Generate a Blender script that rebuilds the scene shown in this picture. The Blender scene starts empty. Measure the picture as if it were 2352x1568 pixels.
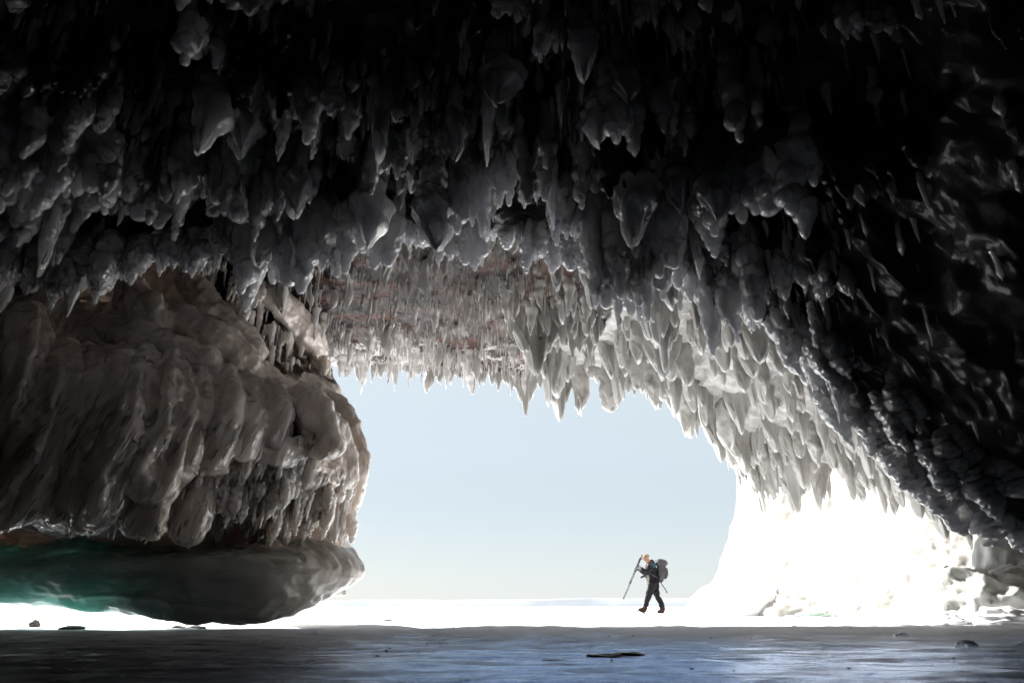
import bpy, bmesh, math, random
import numpy as np
from mathutils import Vector, Matrix

R = math.radians
rng = np.random.default_rng(7)
random.seed(7)
scene = bpy.context.scene
C = scene.collection

# ------------------------------------------------------------------ camera, sky, sun, exposure
CAM_H, PITCH, FPX = 0.21, R(21.2), 1568.0          # eye height, tilt, focal length in 2352-wide pixels
cam_data = bpy.data.cameras.new('camera')
cam_data.lens = 24.0
cam_data.sensor_width = 36.0
cam_data.clip_start = 0.05
cam_data.clip_end = 20000
cam_data.dof.use_dof = True
cam_data.dof.focus_distance = 17.0
cam_data.dof.aperture_fstop = 5.0
cam = bpy.data.objects.new('camera', cam_data)
C.objects.link(cam)
cam.location = (0, 0, CAM_H)
cam.rotation_euler = (R(90) + PITCH, 0, 0)
scene.camera = cam

SUN_DIR = Vector((-1.1, 0.95, 1.0)).normalized()    # from the scene towards the sun
SUN_EL = math.asin(SUN_DIR.z)
SUN_ROT = math.atan2(SUN_DIR.x, SUN_DIR.y)
world = bpy.data.worlds.new('World')
scene.world = world
world.use_nodes = True
wn, wl = world.node_tree.nodes, world.node_tree.links
sky = wn.new('ShaderNodeTexSky')
sky.sky_type = 'NISHITA'
sky.sun_disc = False
sky.sun_elevation = SUN_EL
sky.sun_rotation = SUN_ROT
sky.air_density = 1.0
sky.dust_density = 0.6
sky.ozone_density = 1.0
bg = wn['Background']
bg.inputs['Strength'].default_value = 0.05
milk = wn.new('ShaderNodeMix')                       # thin even winter haze over the whole sky
milk.data_type = 'RGBA'
milk.inputs['Factor'].default_value = 0.9
milk.inputs['B'].default_value = (3.4, 3.95, 4.1, 1)
tcw = wn.new('ShaderNodeTexCoord')
sepw = wn.new('ShaderNodeSeparateXYZ')
wl.new(tcw.outputs['Generated'], sepw.inputs['Vector'])
hz_ramp = wn.new('ShaderNodeValToRGB')               # haze whitens evenly towards the horizon, all the way round
hz_ramp.color_ramp.interpolation = 'B_SPLINE'
for e_, (p_, c_) in zip([hz_ramp.color_ramp.elements[0], hz_ramp.color_ramp.elements[1], hz_ramp.color_ramp.elements.new(0.2)],
                        [(0.0, (4.0, 4.2, 4.3)), (0.45, (1.75, 2.4, 2.85)), (0.2, (2.5, 3.1, 3.45))]):
    e_.position = p_
    e_.color = tuple(x / 6 for x in c_) + (1,)
wl.new(sepw.outputs['Z'], hz_ramp.inputs['Fac'])
sc6 = wn.new('ShaderNodeVectorMath')
sc6.operation = 'SCALE'
sc6.inputs['Scale'].default_value = 6.0
wl.new(hz_ramp.outputs['Color'], sc6.inputs[0])
wl.new(sc6.outputs['Vector'], milk.inputs['B'])
wl.new(sky.outputs['Color'], milk.inputs['A'])
wl.new(milk.outputs['Result'], bg.inputs['Color'])

sun_data = bpy.data.lights.new('sun', 'SUN')
sun_data.energy = 5.0
sun_data.angle = R(0.5)
sun_data.color = (1.0, 0.95, 0.88)
sun = bpy.data.objects.new('sun', sun_data)
C.objects.link(sun)
sun.rotation_euler = (-SUN_DIR).to_track_quat('-Z', 'Y').to_euler()

vs = scene.view_settings
vs.view_transform = 'Standard'
vs.look = 'None'
vs.exposure = 2.05
vs.gamma = 1.0
vs.use_curve_mapping = False
scene.render.engine = 'CYCLES'
cy = scene.cycles
cy.use_denoising = True
cy.use_adaptive_sampling = True
cy.adaptive_threshold = 0.035
cy.adaptive_min_samples = 20
cy.max_bounces = 8
cy.diffuse_bounces = 5
cy.glossy_bounces = 3
cy.transmission_bounces = 4
cy.caustics_reflective = False
cy.caustics_refractive = False
cy.sample_clamp_indirect = 8.0


# ------------------------------------------------------------------ helpers
def W(u, v, Y):
    """the point at distance Y along the floor seen at (u, v) of a 2352 x 1568 picture"""
    cx, cy_ = u - 1176.0, 784.0 - v
    sp, cp = math.sin(PITCH), math.cos(PITCH)
    dy = FPX * cp - cy_ * sp
    dz = FPX * sp + cy_ * cp
    s = Y / dy
    return np.array((cx * s, Y, CAM_H + dz * s))


def _hash(ix, iy, iz, seed):
    h = (ix.astype(np.int64) * 374761393 + iy.astype(np.int64) * 668265263 + iz.astype(np.int64) * 2147483647
         + seed * 974711) & 0xFFFFFFFF
    h = ((h ^ (h >> 13)) * 1274126177) & 0xFFFFFFFF
    h = h ^ (h >> 16)
    return (h & 0xFFFF) / 32767.5 - 1.0


def vnoise(P, seed=0):
    P = np.asarray(P, float)
    f = np.floor(P)
    t = P - f
    t = t * t * t * (t * (t * 6 - 15) + 10)
    i = f.astype(np.int64)
    x, y, z = i[..., 0], i[..., 1], i[..., 2]
    tx, ty, tz = t[..., 0], t[..., 1], t[..., 2]
    out = 0
    for dx in (0, 1):
        wx = tx if dx else 1 - tx
        for dy in (0, 1):
            wy = ty if dy else 1 - ty
            for dz in (0, 1):
                wz = tz if dz else 1 - tz
                out = out + wx * wy * wz * _hash(x + dx, y + dy, z + dz, seed)
    return out


def fbm(P, octaves=4, seed=0, gain=0.5):
    P = np.asarray(P, float)
    a, s, tot = 1.0, 0.0, 0.0
    for k in range(octaves):
        s = s + a * vnoise(P * (2.03 ** k) + 13.7 * k, seed + k)
        tot += a
        a *= gain
    return s / tot


def ridged(P, octaves=3, seed=0):
    a, s, tot = 1.0, 0.0, 0.0
    for k in range(octaves):
        s = s + a * (1 - np.abs(vnoise(P * (2.07 ** k) + 7.1 * k, seed + k)) * 2)
        tot += a
        a *= 0.5
    return s / tot


def beads(P, seed=0):
    """rounded bumps round jittered lattice points: 1 at a bump's middle, about 0 between bumps"""
    P = np.asarray(P, float)
    i = np.floor(P).astype(np.int64)
    best = np.full(P.shape[:-1], 9.0)
    for dx in (-1, 0, 1):
        for dy in (-1, 0, 1):
            for dz in (-1, 0, 1):
                c = i + np.array((dx, dy, dz))
                x, y, z = c[..., 0], c[..., 1], c[..., 2]
                q = np.stack([x + 0.5 + 0.42 * _hash(x, y, z, seed), y + 0.5 + 0.42 * _hash(x, y, z, seed + 1), z + 0.5 + 0.42 * _hash(x, y, z, seed + 2)], -1)
                best = np.minimum(best, np.sum((P - q) ** 2, -1))
    return np.sqrt(np.clip(1 - best / 0.75, 0, 1))


def crom(ctrl, n):
    """Catmull-Rom along axis 0"""
    ctrl = np.asarray(ctrl, float)
    m = len(ctrl)
    ext = np.concatenate([2 * ctrl[:1] - ctrl[1:2], ctrl, 2 * ctrl[-1:] - ctrl[-2:-1]])
    t = np.linspace(0, m - 1, n)
    i = np.clip(np.floor(t).astype(int), 0, m - 2)
    f = (t - i).reshape((-1,) + (1,) * (ctrl.ndim - 1))
    p0, p1, p2, p3 = ext[i], ext[i + 1], ext[i + 2], ext[i + 3]
    return 0.5 * (2 * p1 + (p2 - p0) * f + (2 * p0 - 5 * p1 + 4 * p2 - p3) * f * f + (3 * p1 - p0 - 3 * p2 + p3) * f ** 3)


def surface(ctrl, nr, nc):
    a = crom(np.asarray(ctrl, float), nr)
    return crom(a.swapaxes(0, 1), nc).swapaxes(0, 1)


def normals(G):
    du = np.gradient(G, axis=1)
    dv = np.gradient(G, axis=0)
    n = np.cross(du, dv)
    return n / (np.linalg.norm(n, axis=-1, keepdims=True) + 1e-9)


def grid_faces(nr, nc, wrap=False):
    r = np.arange(nr - 1)[:, None]
    c = np.arange(nc if wrap else nc - 1)[None, :]
    c2 = (c + 1) % nc
    return np.stack([r * nc + c, r * nc + c2, (r + 1) * nc + c2, (r + 1) * nc + c], -1).reshape(-1, 4)


def to_mesh(name, V, F, smooth=True):
    V = np.asarray(V, np.float32).reshape(-1, 3)
    F = np.asarray(F, np.int32)
    me = bpy.data.meshes.new(name)
    me.vertices.add(len(V))
    me.vertices.foreach_set('co', V.ravel())
    k = F.shape[1]
    me.loops.add(F.size)
    me.loops.foreach_set('vertex_index', F.ravel())
    me.polygons.add(len(F))
    me.polygons.foreach_set('loop_start', np.arange(len(F), dtype=np.int32) * k)
    me.polygons.foreach_set('loop_total', np.full(len(F), k, np.int32))
    me.update(calc_edges=True)
    me.validate()
    if smooth:
        me.polygons.foreach_set('use_smooth', np.ones(len(me.polygons), bool))
    return me


def link(name, me, mat=None, parent=None, **props):
    o = bpy.data.objects.new(name, me)
    C.objects.link(o)
    if mat is not None and me is not None:
        me.materials.clear()
        me.materials.append(mat)
    if parent is not None:
        o.parent = parent
    for k, v in props.items():
        o[k] = v
    return o


def empty(name, loc, label, cat, group=None):
    o = bpy.data.objects.new(name, None)
    C.objects.link(o)
    o.location = loc
    o.empty_display_size = 0.2
    o['label'] = label
    o['category'] = cat
    if group:
        o['group'] = group
    return o


# ------------------------------------------------------------------ materials
def material(name):
    m = bpy.data.materials.new(name)
    m.use_nodes = True
    nt = m.node_tree
    return m, nt.nodes, nt.links, nt.nodes['Principled BSDF']


def noise_node(n, l, scale, detail=4, rough=0.55, coord='Object', stretch=None, distort=0.0):
    tc = n.new('ShaderNodeNewGeometry') if coord == 'World' else n.new('ShaderNodeTexCoord')
    mp = n.new('ShaderNodeMapping')
    l.new(tc.outputs['Position' if coord == 'World' else 'Object'], mp.inputs['Vector'])
    if stretch:
        mp.inputs['Scale'].default_value = stretch
    t = n.new('ShaderNodeTexNoise')
    t.inputs['Scale'].default_value = scale
    t.inputs['Detail'].default_value = detail
    t.inputs['Roughness'].default_value = rough
    t.inputs['Distortion'].default_value = distort
    l.new(mp.outputs['Vector'], t.inputs['Vector'])
    return t


def ramp(n, l, src, stops):
    r = n.new('ShaderNodeValToRGB')
    el = r.color_ramp.elements
    while len(el) < len(stops):
        el.new(0.5)
    for e, (p, c) in zip(el, stops):
        e.position = p
        e.color = (*c, 1) if len(c) == 3 else c
    l.new(src, r.inputs['Fac'])
    return r


def ice_material(name, dark, mid, light, rough=(0.15, 0.4), sss=0.0, radius=(0.05, 0.05, 0.05), bump=0.3, scale=3.0, bscale=22.0,
                 spec=0.5, stretch=(1, 1, 0.45), trans=0.0, coat=0.0, beads=20.0, bead_bump=0.8):
    m, n, l, b = material(name)
    t = noise_node(n, l, scale, 6, 0.6, 'World', stretch)
    r = ramp(n, l, t.outputs['Fac'], [(0.30, dark), (0.5, mid), (0.72, light)])
    l.new(r.outputs['Color'], b.inputs['Base Color'])
    t2 = noise_node(n, l, scale * 2.3, 3, 0.5, 'World')
    mr = n.new('ShaderNodeMapRange')
    mr.inputs['From Min'].default_value = 0.35
    mr.inputs['From Max'].default_value = 0.65
    mr.inputs['To Min'].default_value = rough[0]
    mr.inputs['To Max'].default_value = rough[1]
    l.new(t2.outputs['Fac'], mr.inputs['Value'])
    l.new(mr.outputs['Result'], b.inputs['Roughness'])
    b.inputs['IOR'].default_value = 1.31
    b.inputs['Specular IOR Level'].default_value = spec
    b.inputs['Transmission Weight'].default_value = trans
    if sss:
        b.inputs['Subsurface Weight'].default_value = sss
        b.inputs['Subsurface Radius'].default_value = radius
        b.inputs['Subsurface Scale'].default_value = 1.0
    t3 = noise_node(n, l, bscale, 4, 0.6, 'World', (1, 1, 0.35))
    bm = n.new('ShaderNodeBump')
    bm.inputs['Strength'].default_value = bump
    bm.inputs['Distance'].default_value = 0.02
    l.new(t3.outputs['Fac'], bm.inputs['Height'])
    l.new(bm.outputs['Normal'], b.inputs['Normal'])
    if coat:                                         # film of melt water, finely rippled
        b.inputs['Coat Weight'].default_value = coat
        b.inputs['Coat Roughness'].default_value = 0.04
        b.inputs['Coat IOR'].default_value = 1.8
        t4n = noise_node(n, l, 5.0, 2, 0.5, 'World')
        gm = n.new('ShaderNodeNewGeometry')
        wob = n.new('ShaderNodeVectorMath')
        wob.operation = 'MULTIPLY_ADD'
        l.new(t4n.outputs['Color'], wob.inputs[0])
        wob.inputs[1].default_value = (0.08, 0.08, 0.08)
        l.new(gm.outputs['Position'], wob.inputs[2])
        t4 = n.new('ShaderNodeTexVoronoi')           # frozen beads of spray
        t4.feature = 'F1'
        t4.inputs['Scale'].default_value = beads
        l.new(wob.outputs['Vector'], t4.inputs['Vector'])
        b4 = n.new('ShaderNodeBump')
        b4.invert = True
        b4.inputs['Strength'].default_value = bead_bump
        b4.inputs['Distance'].default_value = 0.035
        l.new(t4.outputs['Distance'], b4.inputs['Height'])
        l.new(b4.outputs['Normal'], b.inputs['Coat Normal'])
    return m


M_CLEAR = ice_material('clear_grey_ice', (0.55, 0.545, 0.55), (0.78, 0.775, 0.785), (0.92, 0.915, 0.925), (0.05, 0.24), bump=0.55, bscale=26, scale=2.6, sss=1.0, radius=(0.18, 0.185, 0.20), trans=0.32, coat=1.0)
M_DIM = ice_material('dim_grey_ice', (0.36, 0.355, 0.36), (0.60, 0.595, 0.60), (0.82, 0.815, 0.82), (0.05, 0.25), bump=0.5, scale=3.0, sss=0.7,
                       radius=(0.12, 0.122, 0.13), trans=0.25, coat=1.0)  # darker grey ice; weaker light deeper in is put into its colour
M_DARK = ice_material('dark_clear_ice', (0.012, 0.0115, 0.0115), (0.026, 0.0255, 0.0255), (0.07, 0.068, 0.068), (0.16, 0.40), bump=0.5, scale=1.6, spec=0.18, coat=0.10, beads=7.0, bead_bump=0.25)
M_BROWN = ice_material('brown_flow_ice', (0.58, 0.50, 0.445), (0.78, 0.70, 0.64), (0.90, 0.84, 0.785), (0.12, 0.42), bump=0.4, scale=1.5,
                       bscale=16, sss=0.9, radius=(0.17, 0.18, 0.175), coat=1.0, beads=14.0, bead_bump=0.6)
M_WHITE = ice_material('white_ice', (0.29, 0.275, 0.255), (0.39, 0.38, 0.36), (0.50, 0.495, 0.475), (0.2, 0.5), sss=0.6,
                       radius=(0.06, 0.065, 0.07), bump=0.25, scale=2.0)
M_SMALL = ice_material('frosted_ice', (0.40, 0.375, 0.355), (0.56, 0.545, 0.525), (0.70, 0.69, 0.68), (0.15, 0.4), bump=0.2, scale=4.0)


def rock_material():
    """dark red-brown sandstone with an ice crust that thickens towards the mouth and along the right wall"""
    m, n, l, b = material('sandstone_under_ice')
    t = noise_node(n, l, 3.5, 8, 0.65, 'World', (0.5, 1, 2.5))
    rock = ramp(n, l, t.outputs['Fac'], [(0.3, (0.008, 0.005, 0.004)), (0.5, (0.018, 0.011, 0.008)), (0.62, (0.085, 0.028, 0.018)),
                                         (0.75, (0.04, 0.03, 0.018))])
    ice = noise_node(n, l, 6.0, 4, 0.5, 'World', (1, 1, 0.5))
    icec = ramp(n, l, ice.outputs['Fac'], [(0.3, (0.32, 0.305, 0.29)), (0.7, (0.54, 0.53, 0.515))])
    att = n.new('ShaderNodeAttribute')
    att.attribute_name = 'ice_cover'
    mask = noise_node(n, l, 5.0, 7, 0.7, 'World', (1, 1, 0.6))
    add = n.new('ShaderNodeMath')
    add.operation = 'ADD'
    l.new(att.outputs['Fac'], add.inputs[0])
    l.new(mask.outputs['Fac'], add.inputs[1])
    mr = ramp(n, l, add.outputs['Value'], [(0.955, (0, 0, 0)), (1.0, (1, 1, 1))])
    mix = n.new('ShaderNodeMix')
    mix.data_type = 'RGBA'
    l.new(mr.outputs['Color'], mix.inputs['Factor'])
    l.new(rock.outputs['Color'], mix.inputs['A'])
    l.new(icec.outputs['Color'], mix.inputs['B'])
    l.new(mix.outputs['Result'], b.inputs['Base Color'])
    b.inputs['Roughness'].default_value = 0.45
    t3 = noise_node(n, l, 14, 8, 0.7, 'World', (0.4, 1, 2.0))
    bm = n.new('ShaderNodeBump')
    bm.inputs['Strength'].default_value = 0.7
    bm.inputs['Distance'].default_value = 0.05
    l.new(t3.outputs['Fac'], bm.inputs['Height'])
    l.new(bm.outputs['Normal'], b.inputs['Normal'])
    return m


M_ROCK = rock_material()


def simple(name, col, rough=0.6, spec=0.5, metal=0.0, var=0.0, scale=8):
    m, n, l, b = material(name)
    if var:
        t = noise_node(n, l, scale, 4)
        lo = tuple(c * (1 - var) for c in col)
        hi = tuple(min(1, c * (1 + var)) for c in col)
        r = ramp(n, l, t.outputs['Fac'], [(0.3, lo), (0.7, hi)])
        l.new(r.outputs['Color'], b.inputs['Base Color'])
    else:
        b.inputs['Base Color'].default_value = (*col, 1)
    b.inputs['Roughness'].default_value = rough
    b.inputs['Specular IOR Level'].default_value = spec
    b.inputs['Metallic'].default_value = metal
    return m


M_UNSEEN_CLIFF = simple('unseen_cliff_rock', (0.16, 0.12, 0.10), 0.9, var=0.4, scale=0.6)
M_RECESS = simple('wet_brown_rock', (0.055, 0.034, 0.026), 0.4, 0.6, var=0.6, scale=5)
M_BACK = simple('cave_rock', (0.02, 0.017, 0.015), 0.7, var=0.4, scale=1.0)
M_SNOW = simple('snow', (0.86, 0.87, 0.89), 0.7, 0.2, var=0.04, scale=3)
M_HILL = simple('hazy_forest', (0.225, 0.25, 0.29), 0.9, 0.1, var=0.25, scale=0.004)  # blue-grey paleness of distant haze is put into the forest colour


def lake_material():
    m, n, l, b = material('lake_ice')
    geo = n.new('ShaderNodeNewGeometry')
    sep = n.new('ShaderNodeSeparateXYZ')
    l.new(geo.outputs['Position'], sep.inputs['Vector'])
    # snow dust grows with distance from the cave
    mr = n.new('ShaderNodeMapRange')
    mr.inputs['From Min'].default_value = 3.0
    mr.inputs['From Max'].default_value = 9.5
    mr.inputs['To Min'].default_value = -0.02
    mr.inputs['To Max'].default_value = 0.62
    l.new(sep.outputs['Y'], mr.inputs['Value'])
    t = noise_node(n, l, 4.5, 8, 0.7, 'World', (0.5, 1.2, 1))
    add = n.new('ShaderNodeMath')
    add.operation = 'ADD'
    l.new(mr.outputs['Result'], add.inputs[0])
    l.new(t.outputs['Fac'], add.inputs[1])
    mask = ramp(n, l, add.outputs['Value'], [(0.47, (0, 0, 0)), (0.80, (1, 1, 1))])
    t1 = noise_node(n, l, 7.0, 8, 0.72, 'World', (0.6, 1.1, 1), 0.6)
    ice = ramp(n, l, t1.outputs['Fac'], [(0.36, (0.035, 0.04, 0.055)), (0.46, (0.46, 0.60, 0.86)), (0.58, (0.74, 0.83, 0.95))])  # blue of the reflected sky is put into this colour
    dirty = ramp(n, l, t1.outputs['Fac'], [(0.36, (0.025, 0.021, 0.018)), (0.52, (0.085, 0.072, 0.064)), (0.66, (0.26, 0.24, 0.225))])  # brown dirt, with the overhang's dark reflection put into the same colour
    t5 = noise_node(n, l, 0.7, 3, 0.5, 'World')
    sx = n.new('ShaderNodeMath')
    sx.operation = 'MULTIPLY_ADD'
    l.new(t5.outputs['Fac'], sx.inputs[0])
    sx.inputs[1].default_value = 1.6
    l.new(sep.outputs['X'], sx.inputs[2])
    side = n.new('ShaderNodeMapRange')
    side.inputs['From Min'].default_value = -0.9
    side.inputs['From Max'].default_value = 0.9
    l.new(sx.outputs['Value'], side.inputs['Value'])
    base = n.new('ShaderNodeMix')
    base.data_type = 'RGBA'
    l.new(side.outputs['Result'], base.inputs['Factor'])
    l.new(dirty.outputs['Color'], base.inputs['A'])  # dirt and the overhang's dark reflection in one colour
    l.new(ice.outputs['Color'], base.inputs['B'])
    mix = n.new('ShaderNodeMix')
    mix.data_type = 'RGBA'
    l.new(mask.outputs['Color'], mix.inputs['Factor'])
    l.new(base.outputs['Result'], mix.inputs['A'])
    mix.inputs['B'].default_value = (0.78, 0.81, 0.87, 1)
    l.new(mix.outputs['Result'], b.inputs['Base Color'])
    rr = n.new('ShaderNodeMapRange')
    l.new(mask.outputs['Color'], rr.inputs['Value'])
    rr.inputs['To Min'].default_value = 0.22
    rr.inputs['To Max'].default_value = 0.6
    l.new(rr.outputs['Result'], b.inputs['Roughness'])
    b.inputs['IOR'].default_value = 1.31
    b.inputs['Specular IOR Level'].default_value = 0.28
    inv = n.new('ShaderNodeMath')                    # blue-tinted metal gloss on bare ice: sky reflection put into the colour
    inv.operation = 'MULTIPLY_ADD'
    l.new(mask.outputs['Color'], inv.inputs[0])
    inv.inputs[1].default_value = -0.62
    inv.inputs[2].default_value = 0.62
    met = n.new('ShaderNodeMath')
    met.operation = 'MULTIPLY'
    l.new(inv.outputs['Value'], met.inputs[0])
    l.new(side.outputs['Result'], met.inputs[1])
    l.new(met.outputs['Value'], b.inputs['Metallic'])
    b.inputs['Specular Tint'].default_value = (0.45, 0.65, 1.0, 1)
    t3 = noise_node(n, l, 11.0, 9, 0.72, 'World', (0.4, 1.2, 1))
    bm = n.new('ShaderNodeBump')
    bm.inputs['Strength'].default_value = 0.75
    bm.inputs['Distance'].default_value = 0.014
    l.new(t3.outputs['Fac'], bm.inputs['Height'])
    t6 = noise_node(n, l, 55.0, 4, 0.7, 'World', (0.7, 1.0, 1))
    b6 = n.new('ShaderNodeBump')
    b6.inputs['Strength'].default_value = 0.7
    b6.inputs['Distance'].default_value = 0.006
    l.new(t6.outputs['Fac'], b6.inputs['Height'])
    l.new(b6.outputs['Normal'], bm.inputs['Normal'])
    l.new(bm.outputs['Normal'], b.inputs['Normal'])
    return m


M_LAKE = lake_material()

# ------------------------------------------------------------------ setting: frozen lake, far shore
ys = np.concatenate([np.linspace(-8, 0.8, 16), np.geomspace(0.9, 40, 420), np.geomspace(41, 6000, 60)])
ss = np.linspace(-1, 1, 360)
ss = np.sign(ss) * np.abs(ss) ** 1.3
half = np.where(ys > 0.8, ys * 1.5 + 12, 14)
GX = ss[None, :] * half[:, None]
GY = np.repeat(ys[:, None], len(ss), 1)
P = np.stack([GX * 0.8, GY * 2.6, 0 * GX], -1)
near = np.clip(1.3 - GY / 30, 0, 1)
Z = (0.014 * fbm(P * 0.8, 3, 3) + 0.009 * fbm(P * np.array((5.0, 2.6, 1)), 4, 9) + 0.004 * ridged(P * np.array((8.0, 4.0, 1)), 3, 11)) * near + 0.02 * fbm(P * 0.25, 3, 5) * np.clip(GY / 12 - .4, 0, 1) * (GY < 200)
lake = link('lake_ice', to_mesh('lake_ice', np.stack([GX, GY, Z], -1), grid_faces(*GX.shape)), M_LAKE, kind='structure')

hx = np.linspace(-4200, 4200, 300)
hz = 30 + 12 * fbm(np.stack([hx / 500, hx * 0, hx * 0], -1), 5, 21)
hill = np.stack([np.stack([hx, 0 * hx + 3000, 0 * hx - 1], -1), np.stack([hx, 0 * hx + 3080, hz * 0.8], -1),
                 np.stack([hx, 0 * hx + 3250, hz], -1), np.stack([hx, 0 * hx + 3500, 0 * hx - 1], -1)])
link('far_shore', to_mesh('far_shore', hill, grid_faces(4, 300)), M_HILL, kind='structure')


# ------------------------------------------------------------------ setting: unseen rock blocks added to keep sun and sky out of the cave
def box(x0, x1, y0, y1, z0, z1):
    V = [(x, y, z) for x in (x0, x1) for y in (y0, y1) for z in (z0, z1)]
    F = [(0, 1, 3, 2), (4, 6, 7, 5), (0, 4, 5, 1), (2, 3, 7, 6), (0, 2, 6, 4), (1, 5, 7, 3)]
    return np.array(V, float), np.array(F)


def join(parts):
    Vs, Fs, off = [], [], 0
    for V, F in parts:
        V = np.asarray(V).reshape(-1, 3)
        Vs.append(V)
        Fs.append(np.asarray(F) + off)
        off += len(V)
    return np.concatenate(Vs), np.concatenate(Fs)


V, F = join([box(-7, 9, -10, 11.6, 5.4, 12), box(-16, -7.05, -10, 10.2, 5.4, 12), box(9.6, 20, -10, 15, -0.6, 12), box(7.6, 9.7, 6.0, 13.2, 5.3, 12), box(-16, 8.6, -10, -7.5, -0.6, 5.4),
             box(-16, -8.3, -7.5, 6.6, -0.6, 5.4)])  # left block cut back so sun reaches behind the overhang's keel
link('unseen_cliff', to_mesh('unseen_cliff', V, F, False), M_UNSEEN_CLIFF, kind='structure')

# ------------------------------------------------------------------ near cave roof: lip profile carried towards the viewer
lip_px = [(-260, 600), (0, 575), (180, 560), (330, 550), (470, 520), (580, 480), (760, 500), (900, 510), (1080, 515), (1240, 520),
          (1400, 545), (1540, 560), (1660, 600), (1760, 690), (1840, 790), (1920, 880), (2000, 960), (2060, 1040), (2130, 1110),
          (2240, 1180), (2352, 1225), (2480, 1290)]
prof = [(-7.6, -0.3), (-7.3, 1.2), (-6.5, 2.5)]
prof += [tuple(W(u, v, 5.6)[[0, 2]]) for u, v in lip_px]
prof += [(6.1, 0.25), (6.4, -0.3)]
prof = np.array(prof)
tg = np.gradient(prof, axis=0)
outn = np.stack([-tg[:, 1], tg[:, 0]], -1)
outn /= np.linalg.norm(outn, axis=1, keepdims=True)
rows = []
for Yr, off in ((7.2, 1.7), (6.5, 1.1), (5.95, 0.32), (5.6, 0.0), (5.1, 0.06), (4.4, 0.22), (3.6, 0.38), (2.7, 0.5), (1.4, 0.6), (-1.5, 0.75),
                (-7.6, 0.8)):
    q = prof + outn * off
    rows.append(np.stack([q[:, 0], np.full(len(q), Yr), q[:, 1]], -1))
NR1, NC1 = 330, 620
G1 = surface(rows, NR1, NC1)
N1 = normals(G1)
if N1[NR1 // 2, NC1 // 2, 2] > 0:
    N1 = -N1                                        # towards the inside of the cave
d = 0.16 * fbm(G1 * 1.5, 4, 31) + 0.12 * (ridged(G1 * np.array((2.4, 2.4, 1.2)), 3, 37) - 0.3) + 0.03 * fbm(G1 * 9, 3, 41)
flow = np.stack([G1[..., 1] * 1.0, (G1[..., 0] + G1[..., 2] * 0.2) * 0.5, G1[..., 2] * 1.8 + G1[..., 0] * 1.2], -1)
d = d * (1 - 0.45 * np.clip((G1[..., 0] - 2.4) / 1.5, 0, 1)) + 0.05 * ridged(flow * 2.2, 3, 43) * np.clip((G1[..., 0] - 2.2) / 1.2, 0, 1)
G1d = G1 + N1 * d[..., None]
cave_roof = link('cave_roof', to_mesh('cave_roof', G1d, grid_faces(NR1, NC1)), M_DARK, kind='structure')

# ------------------------------------------------------------------ far rock arch: ceiling, rim and right-hand wall
near_row = [(-5, 6.3, 4.75), (-3, 6.3, 4.75), (-.9, 6.3, 4.75), (1, 6.3, 4.75), (2.6, 6.3, 4.65), (3.6, 6.8, 4.5), (4.4, 7.2, 4.4),
            (5.2, 7.2, 4.2), (6, 7.2, 3.9), (6.8, 7.2, 3.4), (7.6, 7.2, 2.8), (8.4, 7.2, 1.6)]
mid_row = [(-4.5, 9.5, 4.65), (-2.6, 9.6, 4.65), (-.8, 9.7, 4.6), (1, 9.8, 4.55), (2.4, 9.8, 4.5)]
mid_row += [tuple(W(*p)) for p in ((1600, 760, 10.6), (1700, 800, 11.0), (1800, 820, 11.2), (1900, 850, 11.0), (2000, 900, 10.8), (2110, 960, 10.4),
                                   (2280, 1060, 10.0))]
rim_row = [tuple(W(*p)) for p in ((600, 815, 12), (760, 832, 12.4), (1000, 838, 12.6), (1240, 850, 12.8), (1430, 850, 13.2), (1560, 895, 13.8),
                                  (1650, 985, 14.2), (1720, 1075, 14.5), (1860, 1060, 14.0), (1970, 1065, 13.2), (2080, 1110, 12.4), (2260, 1180, 11.5))]
near_row, mid_row, rim_row = map(np.array, (near_row, mid_row, rim_row))
up = np.array([[0.0, 0.0, 1.0]])
outer1 = rim_row + up * 0.35 + np.array((0, 0.25, 0))
outer2 = rim_row + up * 2.2 + np.array((0, 0.4, 0))
outer3 = rim_row + up * 9 + np.array((0, -0.2, 0))
NR2, NC2 = 360, 520
half_row = (near_row + mid_row) / 2 + np.array((0, 0, 0.03))
half2 = (mid_row + rim_row) / 2
G2 = surface([near_row, half_row, mid_row, half2, rim_row, outer1, outer2, outer3], NR2, NC2)
N2 = normals(G2)
if N2[NR2 // 4, NC2 // 4, 2] > 0:
    N2 = -N2
d = 0.10 * fbm(G2 * 1.3, 4, 51) + 0.05 * ridged(G2 * np.array((3.0, 3.0, 1.4)), 3, 57) + 0.018 * fbm(G2 * 9, 3, 61)
wallness = np.clip((G2[..., 0] - 1.6) / 2.0, 0, 1)
runs = ridged(np.stack([G2[..., 0] * 1.6, G2[..., 1] * 1.6, G2[..., 2] * 0.25], -1), 3, 63)      # frozen runs down the wall
d = d + 0.20 * runs * wallness
G2d = G2 + N2 * d[..., None]
me2 = to_mesh('rock_arch', G2d, grid_faces(NR2, NC2))
x2, y2, z2 = G2[..., 0], G2[..., 1], G2[..., 2]
cover = np.clip((x2 - 0.2) / 1.8, 0, 1) * 0.75 + np.clip((y2 - 9.6) / 2.4, 0, 1) * 0.50 - 0.04
cover += 0.26 * fbm(G2 * 0.9, 3, 71) - 0.22 * np.clip(1.6 - x2, 0, 1) * np.clip((11.6 - y2) / 1.5, 0, 1)
at = me2.attributes.new('ice_cover', 'FLOAT', 'POINT')
at.data.foreach_set('value', cover.astype(np.float32).ravel())
rock_arch = link('rock_arch', me2, M_ROCK, kind='structure')


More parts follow.
